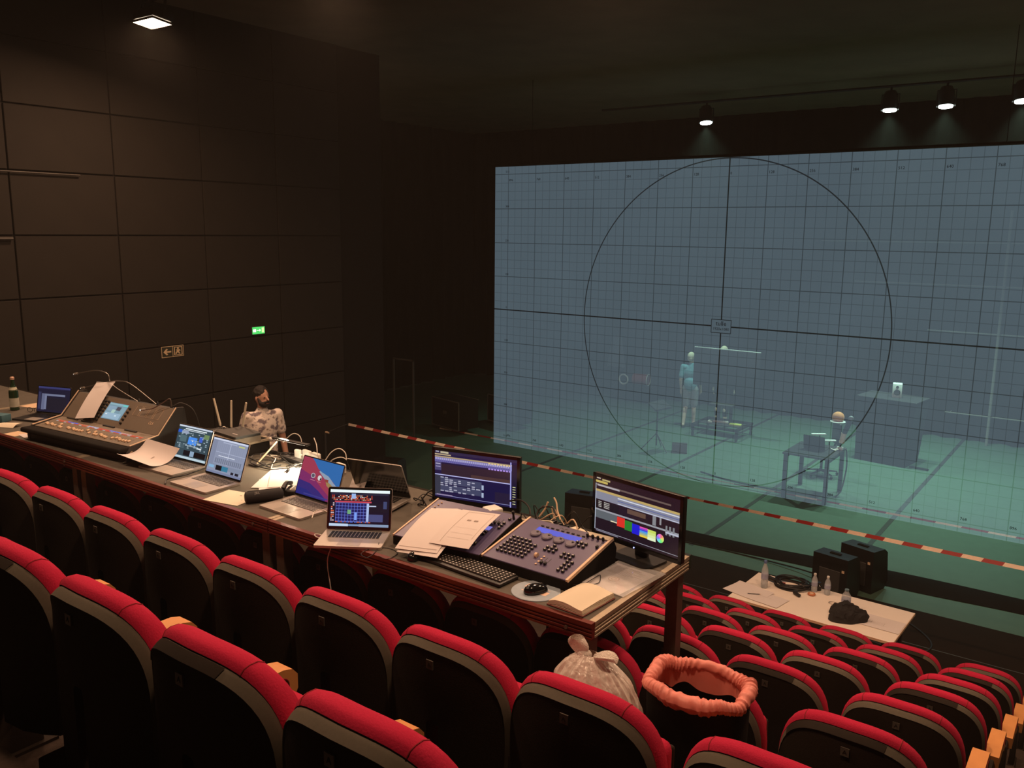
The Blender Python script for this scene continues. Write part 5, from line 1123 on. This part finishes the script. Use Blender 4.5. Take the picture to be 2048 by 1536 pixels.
pet_bottle('small clear water bottle right beside the coiled cable', at(1628, 1183, z=TZ), .20, 'white_cap', (.6, .58, .54))
pet_bottle('small clear water bottle standing alone at the white table\'s back edge', at(1654, 1189, z=TZ), .20, 'white_cap', (.6, .58, .54))
pet_bottle('clear water bottle half hidden behind the black cloth heap', at(1691, 1216, z=TZ), .20, 'teal_cap', (.12, .2, .24), .045)
cc = thing('coiled_cable', 'black cable coiled in loops on the white table', 'cable coil', at(1582, 1172, z=TZ), R(10)); g = random.Random(4)
for k in range(9):
    a0, rx, ry = g.uniform(0, 6), g.uniform(.13, .19), g.uniform(.10, .15); cx, cy = g.uniform(-.03, .03), g.uniform(-.02, .02)
    obj('cable_loop', MB().tube([(cx + rx * math.cos(a0 + R(a)), cy + ry * math.sin(a0 + R(a)), .010 + .006 * k + .012 * math.sin(R(a) * 2 + k)) for a in range(0, 360, 12)], .0075, 7, closed=True), 'black', cc)
obj('plug_end', MB().tube([(-.24, .05, .03), (-.14, -.02, .035)], [.026, .020], 10), 'black', cc); obj('plug_end', MB().tube([(.06, -.20, .02), (.12, -.26, .02)], .018, 10), 'black', cc); obj('red_tag', MB().box((-.06, -.10, .055), (.03, .012, .02)), 'tred', cc)
tp = thing('tape_roll', 'small orange ring beside the small bottles on the white table', 'tape roll', at(1623, 1190, z=TZ)); obj('ring', MB().tube([(.03 * math.cos(R(a)), .03 * math.sin(R(a)), .012) for a in range(0, 360, 20)], .010, 8, closed=True), mat('tape_orange', (.5, .16, .06), .5), tp); obj('core', MB().lathe([(.02, .002), (.02, .02)], 14), 'beige', tp)
tag(obj('dark_jar', MB().lathe([(.028, 0), (.03, .01), (.03, .05), (.02, .06), (.022, .085)], 16), 'gloss', None, at(1637, 1180, z=TZ)), 'small dark jar behind the small water bottle', 'jar')
gr = thing('magnifying_ring', 'thin round wire ring lying left of the black cloth heap', 'ring', at(1668, 1207, z=TZ), R(20)); obj('rim', MB().tube([(.05 * math.cos(R(a)), .032 * math.sin(R(a)), .006) for a in range(0, 360, 15)], .004, 6, closed=True), 'silver', gr); obj('handle', MB().tube([(.05, 0, .006), (.10, -.02, .006)], .004, 6), 'silver', gr)
def cloth_heap(u, v):
    a = 2 * math.pi * u; r0 = 1 - v ** 2.2; w_ = .15 * (1 + .16 * math.sin(3 * a + 1) + .08 * math.sin(5 * a + v * 3))
    p_ = Vector((w_ * r0 * math.cos(a) * 1.1 + .03 * v, w_ * r0 * math.sin(a) + .05 * v, .004 + .15 * v ** .8))
    from mathutils import noise
    d_ = noise.noise_vector(p_ * 14) * .030 + noise.noise_vector(p_ * 34) * .014
    p_ = p_ + d_ * min(1, v * 6); p_.z = max(.003, p_.z); return p_
tag(obj('black_garment', MB().grid(cloth_heap, 90, 30, cu=True), mat('black_cloth', (.012, .010, .010), .95), None, at(1690, 1236, z=TZ), (0, 0, R(0))), 'crumpled heap of black clothing on the white table', 'clothing')
bent_sheet('large white sheet overhanging the white table\'s left end', .42, .30, at(1500, 1184, z=TZ) + Vector((-.02, 0, .004)), (0, 0, R(-14)), curl=.01)
bent_sheet('white sheet with faint pencil notes left of the coiled cable', .34, .26, at(1535, 1199, z=TZ) + Vector((0, 0, .006)), (0, 0, R(-10)), prints=[(.02, .9, .06, .96), (.2, .6, .6, .605)])
bent_sheet('white sketch sheet at the white table\'s right end', .42, .28, at(1758, 1246, z=TZ) + Vector((0, 0, .004)), (0, 0, R(-2)), prints=[(.3, .4, .6, .405), (.4, .3, .7, .305), (.45, .5, .65, .505), (.35, .35, .36, .5), (.62, .3, .625, .55)])
pn_ = thing('pencil', 'dark pencil lying on the papers at the white table\'s left end', 'pencil', at(1507, 1190, z=TZ) + Vector((0, 0, .014)), R(25)); obj('shaft', MB().tube([(-.06, 0, 0), (.06, 0, 0)], .004, 6), 'black', pn_); obj('tip', MB().tube([(.06, 0, 0), (.075, 0, 0)], [.004, .0008], 6), 'beige', pn_)

# ------------------------------------------------------------------ waste bin and plastic bag between the rows
BZ = tier_z(0)
bn = thing('waste_bin', 'tall black waste bin lined with an orange bag behind the second row', 'waste bin', (-1.12, 2.70, BZ), R(4))
def rrect(a, hw, hd, n=3.2):
    c, s_ = math.cos(a), math.sin(a); return Vector((hw * math.copysign(abs(c) ** (2 / n), c), hd * math.copysign(abs(s_) ** (2 / n), s_), 0))
def wallf(hw0, hd0, hw1, hd1, z0, z1): return lambda u, v: rrect(2 * math.pi * u, hw0 + (hw1 - hw0) * v, hd0 + (hd1 - hd0) * v) + Vector((0, 0, z0 + (z1 - z0) * v))
mb = MB().grid(wallf(.165, .120, .178, .136, 0, .65), 48, 6, cu=True).grid(wallf(.155, .110, .168, .126, .012, .65), 48, 6, cu=True, flip=True)
mb.add([rrect(2 * math.pi * k / 48, .165, .120) + Vector((0, 0, .006)) for k in range(48)], [tuple(range(48))])
obj('bin_body', mb, 'matblack', bn)
def roll(u, v):
    a = 2 * math.pi * u; c = rrect(a, .172, .130) + Vector((0, 0, .655)); out = Vector((math.cos(a) / .19, math.sin(a) / .15, 0)).normalized()
    th = 2 * math.pi * v
    wr = 1 + .09 * math.sin(a * 47 + 3 * math.sin(th)) * (.4 + .6 * abs(math.sin(a * 2.3))) + .06 * math.sin(a * 13 + th) + .04 * math.sin(a * 83 + 2 * th)
    r_ = (.025 + .004 * math.sin(a * 3)) * wr
    return c + out * math.cos(th) * r_ + Vector((0, 0, math.sin(th) * r_ * 1.05 + .008 * math.sin(a * 5)))
obj('liner_roll', MB().grid(roll, 400, 18, cu=True), 'liner', bn)
obj('liner_inside', MB().grid(lambda u, v: rrect(2 * math.pi * u, .157 - .004 * v, .115 - .004 * v) * (1 + .02 * math.sin(u * 90)) + Vector((0, 0, .655 - .075 * v + .012 * math.sin(u * 44) * v)), 120, 6, cu=True), 'liner', bn)
bg_ = thing('plastic_bag', 'knotted translucent white plastic bag behind the second row', 'plastic bag', (-1.395, 2.48, BZ), R(0))
film = bpy.data.materials.new('bag_film'); film.use_nodes = True; nt = film.node_tree; b_ = nt.nodes['Principled BSDF']; b_.inputs['Base Color'].default_value = (.80, .72, .64, 1); b_.inputs['Roughness'].default_value = .2; b_.inputs['Alpha'].default_value = .78
n_ = nt.nodes.new('ShaderNodeTexNoise'); n_.inputs['Scale'].default_value = 14; bp_ = nt.nodes.new('ShaderNodeBump'); bp_.inputs['Strength'].default_value = .5; bp_.inputs['Distance'].default_value = .02; nt.links.new(n_.outputs['Fac'], bp_.inputs['Height']); nt.links.new(bp_.outputs[0], b_.inputs['Normal'])
def bagf(u, v):
    a = 2 * math.pi * u
    prof = [(0, .13), (.1, .16), (.35, .185), (.6, .185), (.78, .165), (.88, .135), (.94, .10), (.98, .055), (1, .03)]
    for (v0, r0), (v1, r1) in zip(prof, prof[1:]):
        if v0 <= v <= v1: r_ = r0 + (r1 - r0) * (v - v0) / (v1 - v0); break
    from mathutils import noise
    q_ = Vector((math.cos(a) * 1.5, math.sin(a) * 1.5, v * 1.6))
    rd = lambda k: 1 - 2 * abs(noise.noise(q_ * k + Vector((3.1, 7.7, 1.3))))
    fold = 1 + .10 * (rd(1.3) - .5) + .07 * (rd(2.6) - .5) + .03 * (rd(5.5) - .5) + .10 * v ** 3 * (abs(math.sin(a * 6)) - .5)
    return Vector((r_ * fold * math.cos(a) - .055 * v ** 3, r_ * .8 * fold * math.sin(a), .765 * v))
obj('bag_body', MB().grid(bagf, 150, 70, cu=True), film, bg_)
kz = .762
obj('knot', MB().ball((-.075, 0, kz - .008), (.06, .05, .04), 14, 8), film, bg_)
obj('bag_ear', MB().grid(lambda u, v: Vector((-.095 - .012 * v + (.014 + .030 * math.sin(math.pi * min(1, v * .9))) * math.cos(6.283 * u), (.008 + .016 * v) * math.sin(6.283 * u), kz - .012 + .062 * v)), 24, 8, cu=True), film, bg_)
obj('bag_ear', MB().grid(lambda u, v: Vector((-.03 + .085 * v + .008 * math.cos(6.283 * u), (.012 + .03 * math.sin(math.pi * v)) * math.sin(6.283 * u), kz - .005 + .022 * math.sin(2.4 * v) + .008 * math.sin(6.283 * u * 3))), 24, 10, cu=True), film, bg_)

# ------------------------------------------------------------------ thin theatre haze in the closed room
hz = MB().box((-6.6, 10, 3.55), (19.3, 20.9, 7.25))
m = bpy.data.materials.new('theatre_haze'); m.use_nodes = True; nt = m.node_tree; nt.nodes.remove(nt.nodes['Principled BSDF'])
v_ = nt.nodes.new('ShaderNodeVolumeScatter'); v_.inputs['Density'].default_value = .0013; v_.inputs['Color'].default_value = (1, .9, .8, 1)
nt.links.new(v_.outputs[0], nt.nodes['Material Output'].inputs['Volume'])
o = obj('haze', hz, m); tag(o, 'thin haze hanging in the theatre air', 'haze', kind='stuff')
